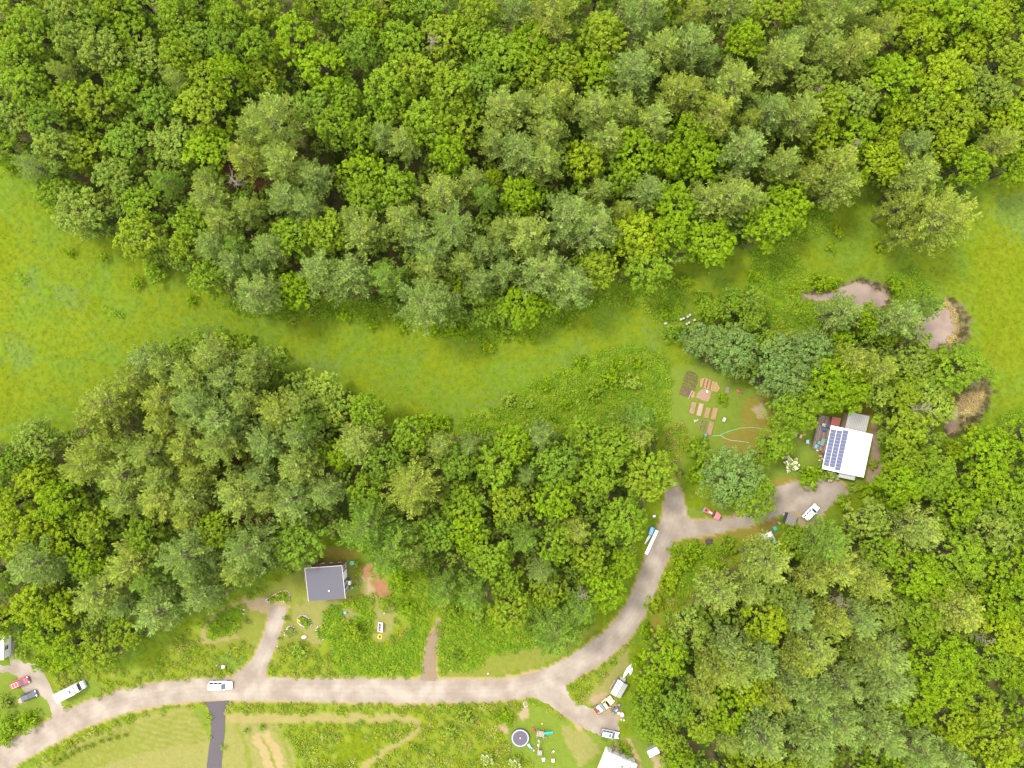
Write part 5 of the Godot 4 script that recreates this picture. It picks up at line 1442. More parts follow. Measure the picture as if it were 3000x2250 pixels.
func plot(called: String, label: String, outline: Array, y: float, m: Material) -> Array:
	var p := pv(outline)
	var ce := Vector2.ZERO
	for q in p: ce += q / p.size()
	var t := thing(called, label, "garden plot", g(ce.x, ce.y))
	var q2 := PackedVector2Array()
	for i in p.size():
		for k in 4:
			var w := p[i].lerp(p[(i + 1) % p.size()], k / 4.0)
			w += Vector2(fine_noise.get_noise_2d(w.x * 5, w.y * 5), fine_noise.get_noise_2d(w.y * 5 + 50, w.x * 5)) * 2.5
			q2.append((w - ce) * S)
	var mb := MB.new()
	mb.prism(q2, -0.05, y)
	part(t, "bed_soil", mb, m)
	return [t, ce]

func vegetable_garden() -> void:
	weed_kit = weed_mesh(40, 0.6, 0.5, 30, 0.26)
	var a := plot("vegetable_plot", "brown tilled plot with rows of green seedlings beside the straw plot", [2012, 1088, 2046, 1100, 2036, 1142, 1998, 1126], 0.06, M.soil)
	var rows := [[2010, 1101, 2044, 1114], [2006, 1112, 2040, 1122], [2018, 1114, 2038, 1122], [2004, 1120, 2022, 1128], [2001, 1127, 2036, 1139], [2022, 1094, 2036, 1100]]
	for r in rows:
		for k in 9:
			var p := Vector2(r[0], r[1]).lerp(Vector2(r[2], r[3]), k / 8.0)
			var o := MeshInstance3D.new()
			o.name = "seedling"
			o.mesh = weed_kit
			o.material_override = leaf_mats[6 if k % 2 else 5]
			a[0].add_child(o, true)
			o.position = Vector3((p.x - a[1].x) * S, 0.05, (p.y - a[1].y) * S)
			o.scale = Vector3.ONE * (0.42 + 0.12 * sin(k * 2.3 + r[0]))
			if k % 3 == 1:
				var fm := MB.new()
				fm.cbox(Vector3(o.position.x, 0.08, o.position.z - 0.42), Vector3(0.8, 0.08, 0.2), 0.04, Basis(Vector3.UP, -0.36))
				part(a[0], "soil_ridge", fm, M.soil)
	var b := plot("vegetable_plot", "rough tilled plot with a leaning white pole", [1998, 1128, 2034, 1142, 2028, 1168, 1988, 1156], 0.05, M.soil)
	for p in [[2000, 1140], [2008, 1148], [2004, 1153], [1996, 1150]]:
		var o := MeshInstance3D.new()
		o.name = "seedling"; o.mesh = weed_kit; o.material_override = leaf_mats[6]
		b[0].add_child(o, true)
		o.position = Vector3((p[0] - b[1].x) * S, 0.05, (p[1] - b[1].y) * S)
		o.scale = Vector3.ONE * 0.5
	var pole := MB.new()
	pole.tube([Vector3(-0.45, 0.12, 1.0), Vector3(0.4, 0.5, -1.05)], [0.05, 0.05], 6)
	solo("garden_pole", pole, M.trim, "pale pole lying across the rough tilled plot", "pole", g(2022, 1156))
	var c := plot("straw_plot", "golden straw-mulched plot cut by three dark furrows", [2054, 1108, 2064, 1106, 2086, 1114, 2102, 1122, 2108, 1138, 2100, 1149, 2082, 1144, 2066, 1138, 2052, 1134, 2050, 1122], 0.1, M.straw)
	for k in 3:
		var m := MB.new()
		m.box(Vector3.ZERO, Vector3(0.22, 0.03, 2.1), Basis(Vector3.UP, -0.25))
		var o := part(c[0], "furrow", m, M.soil)
		o.position = Vector3((2062 + k * 10 - c[1].x) * S, 0.095, (1122 + k * 3 - c[1].y) * S)
	for k in 4:
		var m := MB.new()
		m.cbox(Vector3.ZERO, Vector3(0.5, 0.14, 2.2), 0.06, Basis(Vector3.UP, -0.25))
		var o := part(c[0], "straw_ridge", m, M.straw)
		o.position = Vector3((2056.5 + k * 10 - c[1].x) * S, 0.14, (1121 + k * 3 - c[1].y) * S)
	plot("straw_plot", "pinkish straw-covered plot below the golden one", [2052, 1142, 2066, 1138, 2084, 1148, 2080, 1166, 2074, 1177, 2060, 1174, 2046, 1168, 2037, 1165, 2044, 1150], 0.11, M.straw_pink)
	var sack := MB.new()
	sack.lump(Vector3(0, 0.3, 0), Vector3(0.22, 0.22, 0.36), rng, 0.1)
	solo("feed_sack", sack, M.white, "white sack lying on the pinkish straw plot", "sack", g(2071, 1147))
	plot("straw_strip", "narrow pale straw strip beside the rough tilled plot", [2030, 1146, 2036, 1148, 2034, 1162, 2026, 1168, 2024, 1162], 0.08, M.straw)
	raised_bed("pinkish raised bed nearest the rough tilled plot", 2029, 1195, -76, 2.75, 1.15, M.straw_pink, 0, [[-0.3, 0.1, 0.5, 0], [0.4, -0.2, 0.45, 0], [0.3, 0.25, 0.4, 3]])
	raised_bed("pale raised bed ridged lengthwise", 2050, 1200, -76, 3.0, 1.15, M.pale_wood, 6, [])
	raised_bed("raised bed of straw with a green lower end", 2071, 1209, -76, 2.5, 1.1, M.straw, 4, [[-0.85, -0.2, 0.55, 6], [-0.85, 0.25, 0.55, 6]])
	raised_bed("straw raised bed nearest the lawn", 2092, 1212, -76, 2.8, 1.15, M.straw, 4, [])
	raised_bed("raised bed packed with dark leafy greens", 2059, 1246, -76, 2.4, 1.3, M.soil, 0, [[-0.8, 0, 0.8, 4], [-0.2, 0.1, 0.9, 4], [0.5, 0, 0.9, 4], [0.9, 0.1, 0.7, 4], [0.2, -0.3, 0.7, 0]])
	raised_bed("half green, half straw raised bed at the hose end", 2080, 1255, -76, 3.1, 1.15, M.straw_pink, 3, [[0.9, 0, 0.8, 2], [0.4, 0.2, 0.7, 6], [0.5, -0.25, 0.6, 2], [1.2, 0.1, 0.6, 2]])
	var tb := thing("garden_table", "small pale table standing alone on the garden lawn", "table", g(2120, 1229), -68)
	for k in 3: pbox(tb, "table_plank", Vector3(0, 0.5, -0.24 + k * 0.24), Vector3(1.0, 0.05, 0.22), M.white_metal)
	for s in [-1.0, 1.0]:
		for q in [-1.0, 1.0]: pbox(tb, "leg", Vector3(s * 0.42, 0.24, q * 0.28), Vector3(0.06, 0.48, 0.06), M.deck_c)
	var br := MB.new()
	rng.seed = 8
	for k in 9: br.lump(Vector3(rng.randf_range(-0.5, 0.5), 0.1, rng.randf_range(-0.4, 0.4)), Vector3(0.16, 0.14, 0.2), rng)
	solo("rock_heap", br, M.stone, "small heap of grey rocks beside the raised beds", "rocks", g(2039, 1232))
	var bar := thing("wheelbarrow", "blue wheelbarrow tipped at the end of the raised beds", "wheelbarrow", g(2064, 1276), -25)
	pbox(bar, "tray", Vector3(0, 0.4, 0), Vector3(0.8, 0.25, 0.55), M.sky_blue, Basis(Vector3.BACK, 0.3))
	for s in [-1.0, 1.0]: pbox(bar, "handle", Vector3(0.55, 0.45, s * 0.22), Vector3(0.7, 0.05, 0.05), M.dark_wood)
	wheel(bar, Vector3(-0.5, 0.2, 0), 0.2, 0.09)
	var hose := MB.new()
	var hp := []; var hr := []
	for q in [[2086, 1277], [2100, 1276], [2112, 1276], [2122, 1283], [2134, 1288], [2150, 1291], [2172, 1293], [2195, 1297]]:
		hp.append(g(q[0], q[1]) - g(2130, 1285) + Vector3(0, 0.04, 0)); hr.append(0.045)
	hose.tube(hp, hr, 5)
	solo("garden_hose", hose, M.mint, "pale green garden hose snaking over the lawn", "hose", g(2130, 1285))
	var h2 := MB.new()
	hp = []; hr = []
	for q in [[2110, 1273], [2140, 1262], [2170, 1254], [2205, 1252], [2235, 1256]]:
		hp.append(g(q[0], q[1]) - g(2170, 1260) + Vector3(0, 0.04, 0)); hr.append(0.035)
	h2.tube(hp, hr, 5)
	solo("garden_hose", h2, M.mint, "thin garden hose arching over the brown lawn", "hose", g(2170, 1260))
	var pal := thing("wooden_pallet", "grey slatted pallet at the wood edge above the lawn", "pallet", g(2130, 1142), 8)
	for k in 6: pbox(pal, "slat", Vector3(0, 0.12, -0.6 + k * 0.24), Vector3(0.85, 0.03, 0.13), M.deck_c)
	for s in [-1.0, 0.0, 1.0]: pbox(pal, "runner", Vector3(s * 0.38, 0.05, 0), Vector3(0.08, 0.1, 1.35), M.deck_b)
	var toy := thing("push_mower", "red push mower at the upper lawn edge", "mower", g(2161, 1145), 25)
	pbox(toy, "deck", Vector3(0, 0.2, 0), Vector3(0.6, 0.2, 0.5), M.red)
	pbox(toy, "handle", Vector3(0.6, 0.5, 0), Vector3(0.9, 0.04, 0.4), M.mulch, Basis(Vector3.BACK, 0.5))
	for s in [-1.0, 1.0]:
		for q in [-1.0, 1.0]: wheel(toy, Vector3(q * 0.24, 0.1, s * 0.27), 0.1, 0.06)

func heap(called: String, label: String, category: String, px: float, py: float, r: float, h: float, m: Material, sd: int, bits: Material) -> void:
	rng.seed = sd
	var t := thing(called, label, category, g(px, py), 0)
	var b := MB.new()
	b.lump(Vector3(0, 0, 0), Vector3(r, h, r * 0.9), rng, 0.2, 6, 12)
	part(t, "mound", b, m)
	for k in 14:
		var s := MB.new()
		var a := rng.randf() * TAU; var d := r * sqrt(rng.randf())
		var p := Vector3(cos(a) * d, h * 0.75 * (1 - d / r) + 0.06, sin(a) * d)
		var e := Vector3(rng.randf_range(-1, 1), rng.randf_range(0.0, 0.4), rng.randf_range(-1, 1)).normalized() * rng.randf_range(0.3, 0.7)
		s.tube([p - e, p, p + e], [0.03, 0.045, 0.02], 5)
		part(t, "stick", s, bits)

func hive(label: String, px: float, py: float, deg: float, two: bool) -> void:
	var t := thing("beehive", label, "beehive", g(px, py), deg, "white beehives in the small clearing")
	pbox(t, "stand", Vector3(0, 0.14, 0), Vector3(1.25 if two else 0.8, 0.12, 0.5), M.wood)
	for k in (2 if two else 1):
		var x := (k * 0.72 - 0.36) if two else 0.0
		var b := MB.new()
		b.cbox(Vector3(x, 0.5, 0), Vector3(0.5, 0.6, 0.46), 0.02)
		part(t, "hive_box", b, M.cream)
		var l := MB.new()
		l.cbox(Vector3(x, 0.85, 0), Vector3(0.58, 0.1, 0.54), 0.03)
		part(t, "lid", l, M.white_metal)
	t.scale = Vector3.ONE * 0.88

func trampoline() -> void:
	var t := thing("trampoline", "large round black trampoline with grey padded rim", "trampoline", g(1524, 2157))
	var y := 0.9
	var mt := MB.new()
	mt.lathe([Vector2(1.72, y), Vector2(0.0, y - 0.03)], 32)
	part(t, "jump_mat", mt, M.mat_net)
	var pd := MB.new()
	pd.lathe([Vector2(2.02, y - 0.03), Vector2(2.02, y + 0.03), Vector2(1.95, y + 0.06), Vector2(1.76, y + 0.05), Vector2(1.72, y + 0.01)], 32)
	part(t, "rim_pad", pd, M.pad)
	var fr := MB.new()
	for k in 32: fr.box(Vector3(cos(TAU * k / 32) * 1.74, y + 0.008, sin(TAU * k / 32) * 1.74), Vector3(0.1, 0.02, 0.02), Basis(Vector3.UP, -TAU * k / 32))
	part(t, "springs", fr, M.grey)
	for k in 6:
		var a := TAU * k / 6 + 0.3
		var l := MB.new()
		l.tube([Vector3(cos(a) * 1.95, 0, sin(a) * 1.95), Vector3(cos(a) * 1.95, y, sin(a) * 1.95)], [0.04, 0.04], 6)
		part(t, "leg", l, M.grey)
	var nt := MB.new()
	nt.lathe([Vector2(2.0, 0.08), Vector2(2.0, y - 0.05)], 32)
	part(t, "skirt_net", nt, M.net)
	var ld := MB.new()
	for s in [-1.0, 1.0]: ld.tube([Vector3(0.1 + s * 0.12, 0.0, 2.35), Vector3(0.1 + s * 0.12, y + 0.1, 1.95)], [0.03, 0.03], 5)
	for k in 3: ld.box(Vector3(0.1, 0.25 + 0.28 * k, 2.25 - 0.11 * k), Vector3(0.26, 0.04, 0.07))
	part(t, "ladder", ld, M.pale_wood)
	var b := MB.new()
	b.lump(Vector3(0, 0.16, 0), Vector3(0.17, 0.17, 0.17), rng, 0.0, 8, 12)
	solo("play_ball", b, M.cream, "pale ball resting in the middle of the trampoline", "ball", g(1524, 2156) + Vector3(0, 0.88, 0))

func playground() -> void:
	var t := thing("play_tower", "wooden play tower with teal slide beside the trampoline", "playset", g(1582, 2142), 8)
	for k in 7: pbox(t, "floor_plank", Vector3(-0.7 + k * 0.23, 1.3, 0), Vector3(0.21, 0.05, 1.3), M.deck_c if k % 2 else M.dull_metal)
	for s in [-1.0, 1.0]:
		for q in [-1.0, 1.0]:
			pbox(t, "post", Vector3(s * 0.75, 1.05, q * 0.62), Vector3(0.1, 2.1, 0.1), M.pale_wood)
		pbox(t, "rail", Vector3(s * 0.75, 2.05, 0), Vector3(0.08, 0.1, 1.3), M.pale_wood)
	var sl := MB.new()
	for k in 6:
		var u := k / 5.0
		var ce := Vector3(0.95 + 1.9 * u, 1.25 - 1.05 * u + 0.12 * u * u, -0.25)
		sl.box(ce, Vector3(0.42, 0.05, 0.5), Basis(Vector3.BACK, -0.48))
		for s in [-1.0, 1.0]: sl.box(ce + Vector3(0, 0.1, s * 0.27), Vector3(0.42, 0.2, 0.05), Basis(Vector3.BACK, -0.48))
	part(t, "slide", sl, M.teal)
	for s in [-1.0, 1.0]: pbox(t, "ladder_side", Vector3(1.3 + s * 0.3, 0.65, 0.95), Vector3(0.07, 1.4, 0.07), M.pale_wood, Basis(Vector3.RIGHT, 0.5))
	for k in 4: pbox(t, "rung", Vector3(1.3, 0.25 + 0.3 * k, 1.15 - 0.16 * k), Vector3(0.55, 0.05, 0.05), M.pale_wood)
	var sw := thing("swing_frame", "low wooden swing frame trailing down from the play tower", "swing", g(1578, 2173), 98)
	pbox(sw, "beam", Vector3(0.1, 1.7, 0), Vector3(2.6, 0.1, 0.1), M.pale_wood)
	for s in [-1.0, 1.0]:
		for q in [-1.0, 1.0]:
			var l := MB.new()
			l.tube([Vector3(0.1 + s * 1.2, 0, q * 0.55), Vector3(0.1 + s * 1.2, 1.7, 0)], [0.05, 0.05], 5)
			part(sw, "leg", l, M.pale_wood)
	pbox(sw, "swing_seat", Vector3(-0.45, 0.5, 0.1), Vector3(0.45, 0.06, 0.3), M.sky_blue)
	pbox(sw, "swing_seat", Vector3(0.55, 0.5, 0.0), Vector3(0.5, 0.1, 0.4), M.white)
	for x in [-0.62, -0.28, 0.35, 0.75]: pbox(sw, "rope", Vector3(x, 1.1, 0.04), Vector3(0.02, 1.2, 0.02), M.cream)
	var s2 := thing("toddler_slide", "small mint and blue plastic slide beside the trampoline", "slide", g(1552, 2183), 52)
	pbox(s2, "steps", Vector3(-0.45, 0.4, 0), Vector3(0.5, 0.75, 0.5), M.mint)
	pbox(s2, "platform", Vector3(-0.1, 0.72, 0), Vector3(0.45, 0.06, 0.46), M.mint)
	pbox(s2, "chute", Vector3(0.55, 0.38, 0), Vector3(1.05, 0.06, 0.42), M.sky_blue, Basis(Vector3.BACK, -0.62))
	for s in [-1.0, 1.0]: pbox(s2, "chute_side", Vector3(0.55, 0.45, s * 0.22), Vector3(1.05, 0.14, 0.04), M.sky_blue, Basis(Vector3.BACK, -0.62))
	chair("small pink-red toy chair near the play tower", g(1562, 2134), 40, M.red, 0.85)
	var tb := thing("lawn_table", "square grey slatted table on the lawn below the swing", "table", g(1581, 2201), 4)
	for k in 5: pbox(tb, "slat", Vector3(0, 0.7, -0.46 + k * 0.23), Vector3(1.1, 0.05, 0.21), M.dull_metal)
	for s in [-1.0, 1.0]:
		for q in [-1.0, 1.0]: pbox(tb, "leg", Vector3(s * 0.46, 0.34, q * 0.46), Vector3(0.08, 0.68, 0.08), M.deck_b)
	for c in [[1592, 2222, "white lawn chair directly below the square grey table"], [1620, 2225, "white lawn chair standing apart near the lower photo edge"]]:
		var t3 := thing("lawn_chair", c[2], "chair", g(c[0], c[1]), 90, "white lawn chairs")
		var st := MB.new()
		st.prism(PackedVector2Array([Vector2(-0.4, -0.38), Vector2(0.1, -0.36), Vector2(0.45, -0.24), Vector2(0.45, 0.24), Vector2(0.1, 0.36), Vector2(-0.4, 0.38)]), 0.36, 0.42)
		part(t3, "seat", st, M.white)
		pbox(t3, "backrest", Vector3(-0.42, 0.68, 0), Vector3(0.06, 0.66, 0.66), M.white, Basis(Vector3.BACK, 0.25))
		for s in [-1.0, 1.0]:
			for q in [-1.0, 1.0]: pbox(t3, "leg", Vector3(q * 0.33, 0.18, s * 0.27), Vector3(0.07, 0.36, 0.07), M.white)
	var rd := thing("ride_on_toy", "small red and white ride-on toy on the lawn", "toy", g(1620, 2201), -50)
	pbox(rd, "body", Vector3(0, 0.26, 0), Vector3(0.7, 0.22, 0.36), M.white)
	pbox(rd, "seat", Vector3(-0.15, 0.42, 0), Vector3(0.3, 0.12, 0.3), M.red)
	for s in [-1.0, 1.0]:
		for q in [-1.0, 1.0]: wheel(rd, Vector3(q * 0.25, 0.13, s * 0.2), 0.13, 0.08)
	for b in [[1588, 2119, "yellow", "bright yellow ball above the play tower", 0.18], [1564, 2197, "cream", "pale ball between toddler slide and grey table", 0.2]]:
		var m := MB.new()
		m.lump(Vector3(0, b[4], 0), Vector3.ONE * b[4], rng, 0.0, 8, 12)
		solo("play_ball", m, M[b[2]], b[3], "ball", g(b[0], b[1]))
	var br := thing("plank_bridge", "pale plank footbridge over the roadside ditch", "footbridge", g(1539, 2062), 80)
	for k in 6: pbox(br, "plank", Vector3(-0.6 + k * 0.24, 0.13, 0), Vector3(0.22, 0.06, 0.95), M.white_metal)
	for s in [-1.0, 1.0]: pbox(br, "joist", Vector3(0, 0.05, s * 0.38), Vector3(1.4, 0.1, 0.1), M.deck_b)

func yard_right_of_bend() -> void:
	var sh := shed("garden_shed", "white shed with dark-ridged roof behind the yellow pickup", gh(1815, 2020, 2.3), 120, 3.5, 2.5, 2.0, 0.45, M.dull_metal, M.white_metal, M.white, M.pale_grey)
	pbox(sh, "lean_boards", Vector3(0.2, 0.7, 1.5), Vector3(2.4, 0.06, 0.3), M.pale_wood, Basis(Vector3.RIGHT, 1.2))
	var can := thing("canoe", "white upturned canoe at the wood edge above the white shed", "boat", g(1838, 1966), -58, "white boats by the wood edge")
	for c in [[can, 0.62, 2.1]]:
		var rows := []
		for k in 9:
			var u := k / 8.0 * 2 - 1
			var w: float = 0.42 * (1 - u * u) + 0.03
			rows.append([Vector3(u * c[2], 0.0, -w), Vector3(u * c[2], 0.28, -w * 0.7), Vector3(u * c[2], 0.38, 0), Vector3(u * c[2], 0.28, w * 0.7), Vector3(u * c[2], 0.0, w)])
		part(c[0], "hull", loft(rows), M.white)
		pbox(c[0], "keel", Vector3(0, 0.39, 0), Vector3(3.4, 0.04, 0.05), M.pale_grey)
	var k2 := thing("kayak", "short white kayak lying beside the white canoe", "boat", g(1849, 1966), -72, "white boats by the wood edge")
	var rows2 := []
	for k in 9:
		var u := k / 8.0 * 2 - 1
		var w: float = 0.34 * (1 - u * u * 0.9)
		rows2.append([Vector3(u * 0.95, 0.0, -w), Vector3(u * 0.95, 0.22, -w * 0.8), Vector3(u * 0.95, 0.3, 0), Vector3(u * 0.95, 0.22, w * 0.8), Vector3(u * 0.95, 0.0, w)])
	part(k2, "hull", loft(rows2), M.white)
	pbox(k2, "cockpit", Vector3(0, 0.3, 0), Vector3(0.6, 0.03, 0.3), M.pale_grey)
	var chst := thing("storage_chest", "white chest between the canoe and the white shed", "chest", g(1824, 1987), 15)
	pbox(chst, "body", Vector3(0, 0.4, 0), Vector3(1.1, 0.8, 0.7), M.white)
	pbox(chst, "lid", Vector3(0, 0.84, 0), Vector3(1.14, 0.08, 0.74), M.white_metal)
	pbox(chst, "handle", Vector3(0, 0.7, 0.37), Vector3(0.3, 0.05, 0.05), M.grey)
	var tl := thing("utility_trailer", "small utility trailer heaped with tools, cans and crates", "trailer", g(1800, 2079), -28)
	pbox(tl, "bed", Vector3(0.1, 0.42, 0), Vector3(1.9, 0.1, 1.1), M.dark)
	for s in [-1.0, 1.0]:
		pbox(tl, "side_rail", Vector3(0.1, 0.6, s * 0.56), Vector3(1.9, 0.28, 0.05), M.grey)
		wheel(tl, Vector3(0.15, 0.28, s * 0.68), 0.28, 0.16)
	pbox(tl, "drawbar", Vector3(-1.2, 0.4, 0), Vector3(0.8, 0.08, 0.1), M.grey)
	rng.seed = 19
	var cargo := [["fuel_can", "red", "red fuel can on the loaded trailer", -0.65, -0.3, 0.3], ["green_tarp", "green", "folded green tarp on the loaded trailer", -0.5, 0.2, 0.55], ["storage_crate", "pale_grey", "pale grey crate on the loaded trailer", 0.55, 0.0, 0.6], ["engine_block", "purple", "dark engine lump on the loaded trailer", 0.05, -0.15, 0.45], ["cream_bucket", "cream", "cream bucket on the loaded trailer", 0.2, 0.3, 0.25]]
	for l in cargo:
		var m := MB.new()
		m.cbox(Vector3(0, l[5] * 0.35, 0), Vector3(l[5], l[5] * 0.7, l[5] * 0.8), l[5] * 0.12)
		m.cbox(Vector3(l[5] * 0.12, l[5] * 0.78, 0), Vector3(l[5] * 0.4, l[5] * 0.16, l[5] * 0.3), 0.02)
		solo(l[0], m, M[l[1]], l[2], "trailer load", tl.position + Basis(Vector3.UP, deg_to_rad(28)) * Vector3(l[3], 0.47, l[4]), -28)
	var bins := [[1821, 2089, "white", "large white bin beside the loaded trailer", 0.9], [1811, 2086, "cream", "cream tub between trailer and white bin", 0.6], [1813, 2062, "grey", "dark round drum under the wood edge", 0.6], [1820, 2106, "pale_grey", "small grey can at the gravel corner", 0.4], [1828, 2108, "cream", "small pale can nearest the wood at the gravel corner", 0.35]]
	for b in bins:
		var m := MB.new()
		m.lathe([Vector2(b[4] * 0.4, 0.0), Vector2(b[4] * 0.5, b[4] * 0.9), Vector2(b[4] * 0.54, b[4] * 0.9), Vector2(b[4] * 0.5, b[4]), Vector2(0.0, b[4] * 1.05)], 12)
		solo("storage_bin", m, M[b[2]], b[3], "bin", g(b[0], b[1]), 0, "bins and drums")
	var sh2 := shed("small_cabin", "small white flat-roofed hut at the lower wood edge", gh(1915, 2206, 2.0), -27, 2.5, 1.6, 1.6, 0.1, M.pale_grey, M.white, M.white, M.pale_grey)
	pbox(sh2, "rack", Vector3(1.5, 0.7, 0.1), Vector3(0.3, 1.3, 1.0), M.grey)
	# planting by the porch of the white-roofed house at the edge
	var fb := [[1812, 2195, 16, 5], [1832, 2188, 15, 2], [1842, 2202, 13, 0], [1802, 2190, 10, 6], [1830, 2216, 13, 0], [1848, 2220, 11, 5], [1815, 2180, 9, 2]]
	for i in fb.size():
		shrub(fb[i][0], fb[i][1], fb[i][2], leaf_mats[fb[i][3]], unique("%s garden bush by the porch bed" % LEAF_WORDS[fb[i][3]], fb[i][0], fb[i][1]), i + 3, 0.7)

func homestead_left() -> void:
	stone_bed("wedge-shaped stone-edged bed at the head of the driveway", [779, 1757, 793, 1748, 825, 1731, 842, 1729, 848, 1740, 847, 1763, 822, 1760, 781, 1762], [[800, 1755, 14, 5], [817, 1749, 15, 0], [833, 1744, 17, 5], [840, 1754, 12, 0], [812, 1744, 7, M.yellow_leaf], [836, 1736, 7, M.yellow_leaf], [806, 1757, 7, M.yellow_leaf]], 61)
	stone_bed("oval stone-edged bed with dark green plants", [872, 1810, 880, 1803, 893, 1802, 906, 1814, 914, 1827, 908, 1836, 892, 1836, 878, 1828, 871, 1818], [[887, 1812, 13, 5], [899, 1822, 15, 0], [900, 1831, 12, 5], [877, 1817, 7, M.yellow_leaf]], 62)
	stone_bed("small stone-edged bed with a grey-leaved plant", [845, 1834, 858, 1834, 864, 1842, 863, 1855, 850, 1862, 838, 1862, 832, 1856, 840, 1846], [[855, 1847, 15, 4], [840, 1852, 9, 5], [848, 1857, 11, 4]], 63)
	stone_bed("long narrow stone-edged bed nearest the bushes", [929, 1836, 940, 1834, 947, 1842, 946, 1858, 947, 1876, 938, 1876, 930, 1866, 926, 1850], [[934, 1853, 13, 5], [940, 1842, 10, 6], [937, 1866, 10, 5], [942, 1858, 8, 6]], 64)
	rng.seed = 66
	var rocks := [[891.5, 1865, 0.72, "large pale flat boulder on the lawn between the stone beds"], [715, 1786, 0.3, "pale rock near the mown loop, upper of two"], [713, 1797, 0.27, "pale rock near the mown loop, lower of two"], [688, 1897, 0.3, "pale rock in the weeds below the mown loop"], [813, 1894, 0.22, "small white stone beside the left driveway"], [634, 1949.5, 0.3, "small white rock beside the grey utility lid"], [1430, 1973, 0.3, "small white marker stone by the road bend"], [1126, 1797, 0.24, "white stone on the dry grass near the white bench"], [1950, 948, 0.42, "pale tree stump beside the meadow corner"], [2077, 800, 0.2, "small white stone in the bushes"], [1651, 1, 0.2, ""]]
	for r in rocks:
		if r[3] == "": continue
		var m := MB.new()
		m.lump(Vector3(0, r[2] * 0.3, 0), Vector3(r[2], r[2] * 0.55, r[2] * 0.62), rng, 0.16, 6, 9)
		solo("rock", m, M.stone_pale, r[3], "rock", g(r[0], r[1]), -8, "pale rocks")
	var ub := thing("utility_box", "square pale grey utility box in the grass above the road", "utility box", g(656, 1952), 8)
	pbox(ub, "box", Vector3(0, 0.22, 0), Vector3(0.8, 0.44, 0.8), M.pale_grey)
	pbox(ub, "lid", Vector3(0, 0.47, 0), Vector3(0.86, 0.06, 0.86), M.white_metal)
	for c in [[837, 1812, 11, 4, "round clipped grey-green shrub beside the left driveway"], [722, 1822, 11, 4, "clipped grey-green shrub between herb patch and driveway"], [817, 1872, 6.5, 4, "tiny clipped shrub beside the left driveway"]]:
		shrub(c[0], c[1], c[2], leaf_mats[c[3]], c[4], 2, 1.3)
	shrub(1040, 1848, 40, leaf_mats[3], "large round yellow-flecked shrub behind the grey-roofed house", 1, 1.3)
	var bn := thing("garden_bench", "white slatted garden swing bench on the dry grass", "bench", g(1116, 1835), 4)
	for k in 6: pbox(bn, "slat", Vector3(-0.2, 0.45, -0.85 + k * 0.34), Vector3(0.62, 0.05, 0.2), M.mulch if k % 2 else M.purple)
	pbox(bn, "backrest", Vector3(0.32, 0.75, 0), Vector3(0.3, 0.7, 2.0), M.white, Basis(Vector3.BACK, -0.35))
	for s in [-1.0, 1.0]:
		pbox(bn, "side_frame", Vector3(-0.1, 0.5, s * 1.0), Vector3(1.0, 0.1, 0.12), M.white)
		for q in [-1.0, 1.0]: pbox(bn, "leg", Vector3(q * 0.42 - 0.05, 0.24, s * 0.98), Vector3(0.1, 0.48, 0.1), M.white)
	pbox(bn, "front_rail", Vector3(-0.56, 0.48, 0), Vector3(0.08, 0.1, 2.0), M.white)
	var rg := MB.new()
	rg.lathe([Vector2(0.52, 0.0), Vector2(0.55, 0.28), Vector2(0.4, 0.28), Vector2(0.38, 0.05)], 18)
	var fr := thing("fire_ring", "yellow ring round a rusty hearth below the white bench", "fire pit", g(1113.5, 1864))
	part(fr, "ring", rg, M.yellow)
	var ash := MB.new()
	ash.lump(Vector3(0, 0.02, 0), Vector3(0.38, 0.1, 0.38), rng)
	part(fr, "ash", ash, M.mulch)
	heap("brush_pile", "round red-brown brush pile at the head of the short track", "brush pile", 1290, 1850, 1.3, 0.5, M.mulch, 71, M.wood)
	heap("brush_pile", "burnt brush pile with a black heart above the gravel fork", "brush pile", 1989, 1385, 1.15, 0.35, M.char, 72, M.dead)
	heap("brush_pile", "brown brush heap on the left of the burnt pile", "brush pile", 1945, 1386, 0.7, 0.4, M.mulch, 73, M.dead)
	heap("brush_pile", "pinkish chip heap above the burnt pile", "brush pile", 1958, 1355, 0.6, 0.25, M.straw_pink, 74, M.wood)
	heap("brush_pile", "black stump and root heap below the right driveway", "stump", 2078, 1588, 0.95, 0.5, M.char, 75, M.dark_wood)
	heap("brush_pile", "rusty brush heap in the weeds beside the long white beam", "brush pile", 1860, 1573, 0.6, 0.35, M.mulch, 76, M.dead)
	var bb := thing("bird_bath", "small bright blue bird bath on the lawn", "bird bath", g(1013, 1792))
	var bl := MB.new()
	bl.lathe([Vector2(0.1, 0.0), Vector2(0.06, 0.6), Vector2(0.26, 0.7), Vector2(0.3, 0.76), Vector2(0.24, 0.74), Vector2(0.0, 0.7)], 14)
	part(bb, "bowl", bl, M.aqua)
	for c in [[1033, 1647, 0.55, "round green barrel lid at the corner of the grey-roofed house"], [1034, 1719, 0.32, "green bucket beside the grey-roofed house"]]:
		var m := MB.new()
		m.lathe([Vector2(c[2] * 0.8, 0), Vector2(c[2], 0.7), Vector2(c[2] * 1.04, 0.7), Vector2(c[2], 0.78), Vector2(0, 0.8)], 14)
		solo("rain_barrel", m, M.green, c[3], "barrel", g(c[0], c[1]), 0, "bins and drums")
	for c in [[1056, 1657, 8, "pale round-leaved plant nearest the house corner"], [1054, 1662, 7, "pale round-leaved plant by the mulch patch"]]:
		shrub(c[0], c[1], c[2], leaf_mats[4], c[3], 4, 1.0)
	# left yard
	heap("woodpile", "small heap of split firewood behind the dark blue car", "woodpile", 63, 2052, 0.75, 0.4, M.pale_wood, 81, M.pale_wood)
	var dr := thing("fire_barrel", "rusty dark barrel beside the split firewood", "barrel", g(34, 2058))
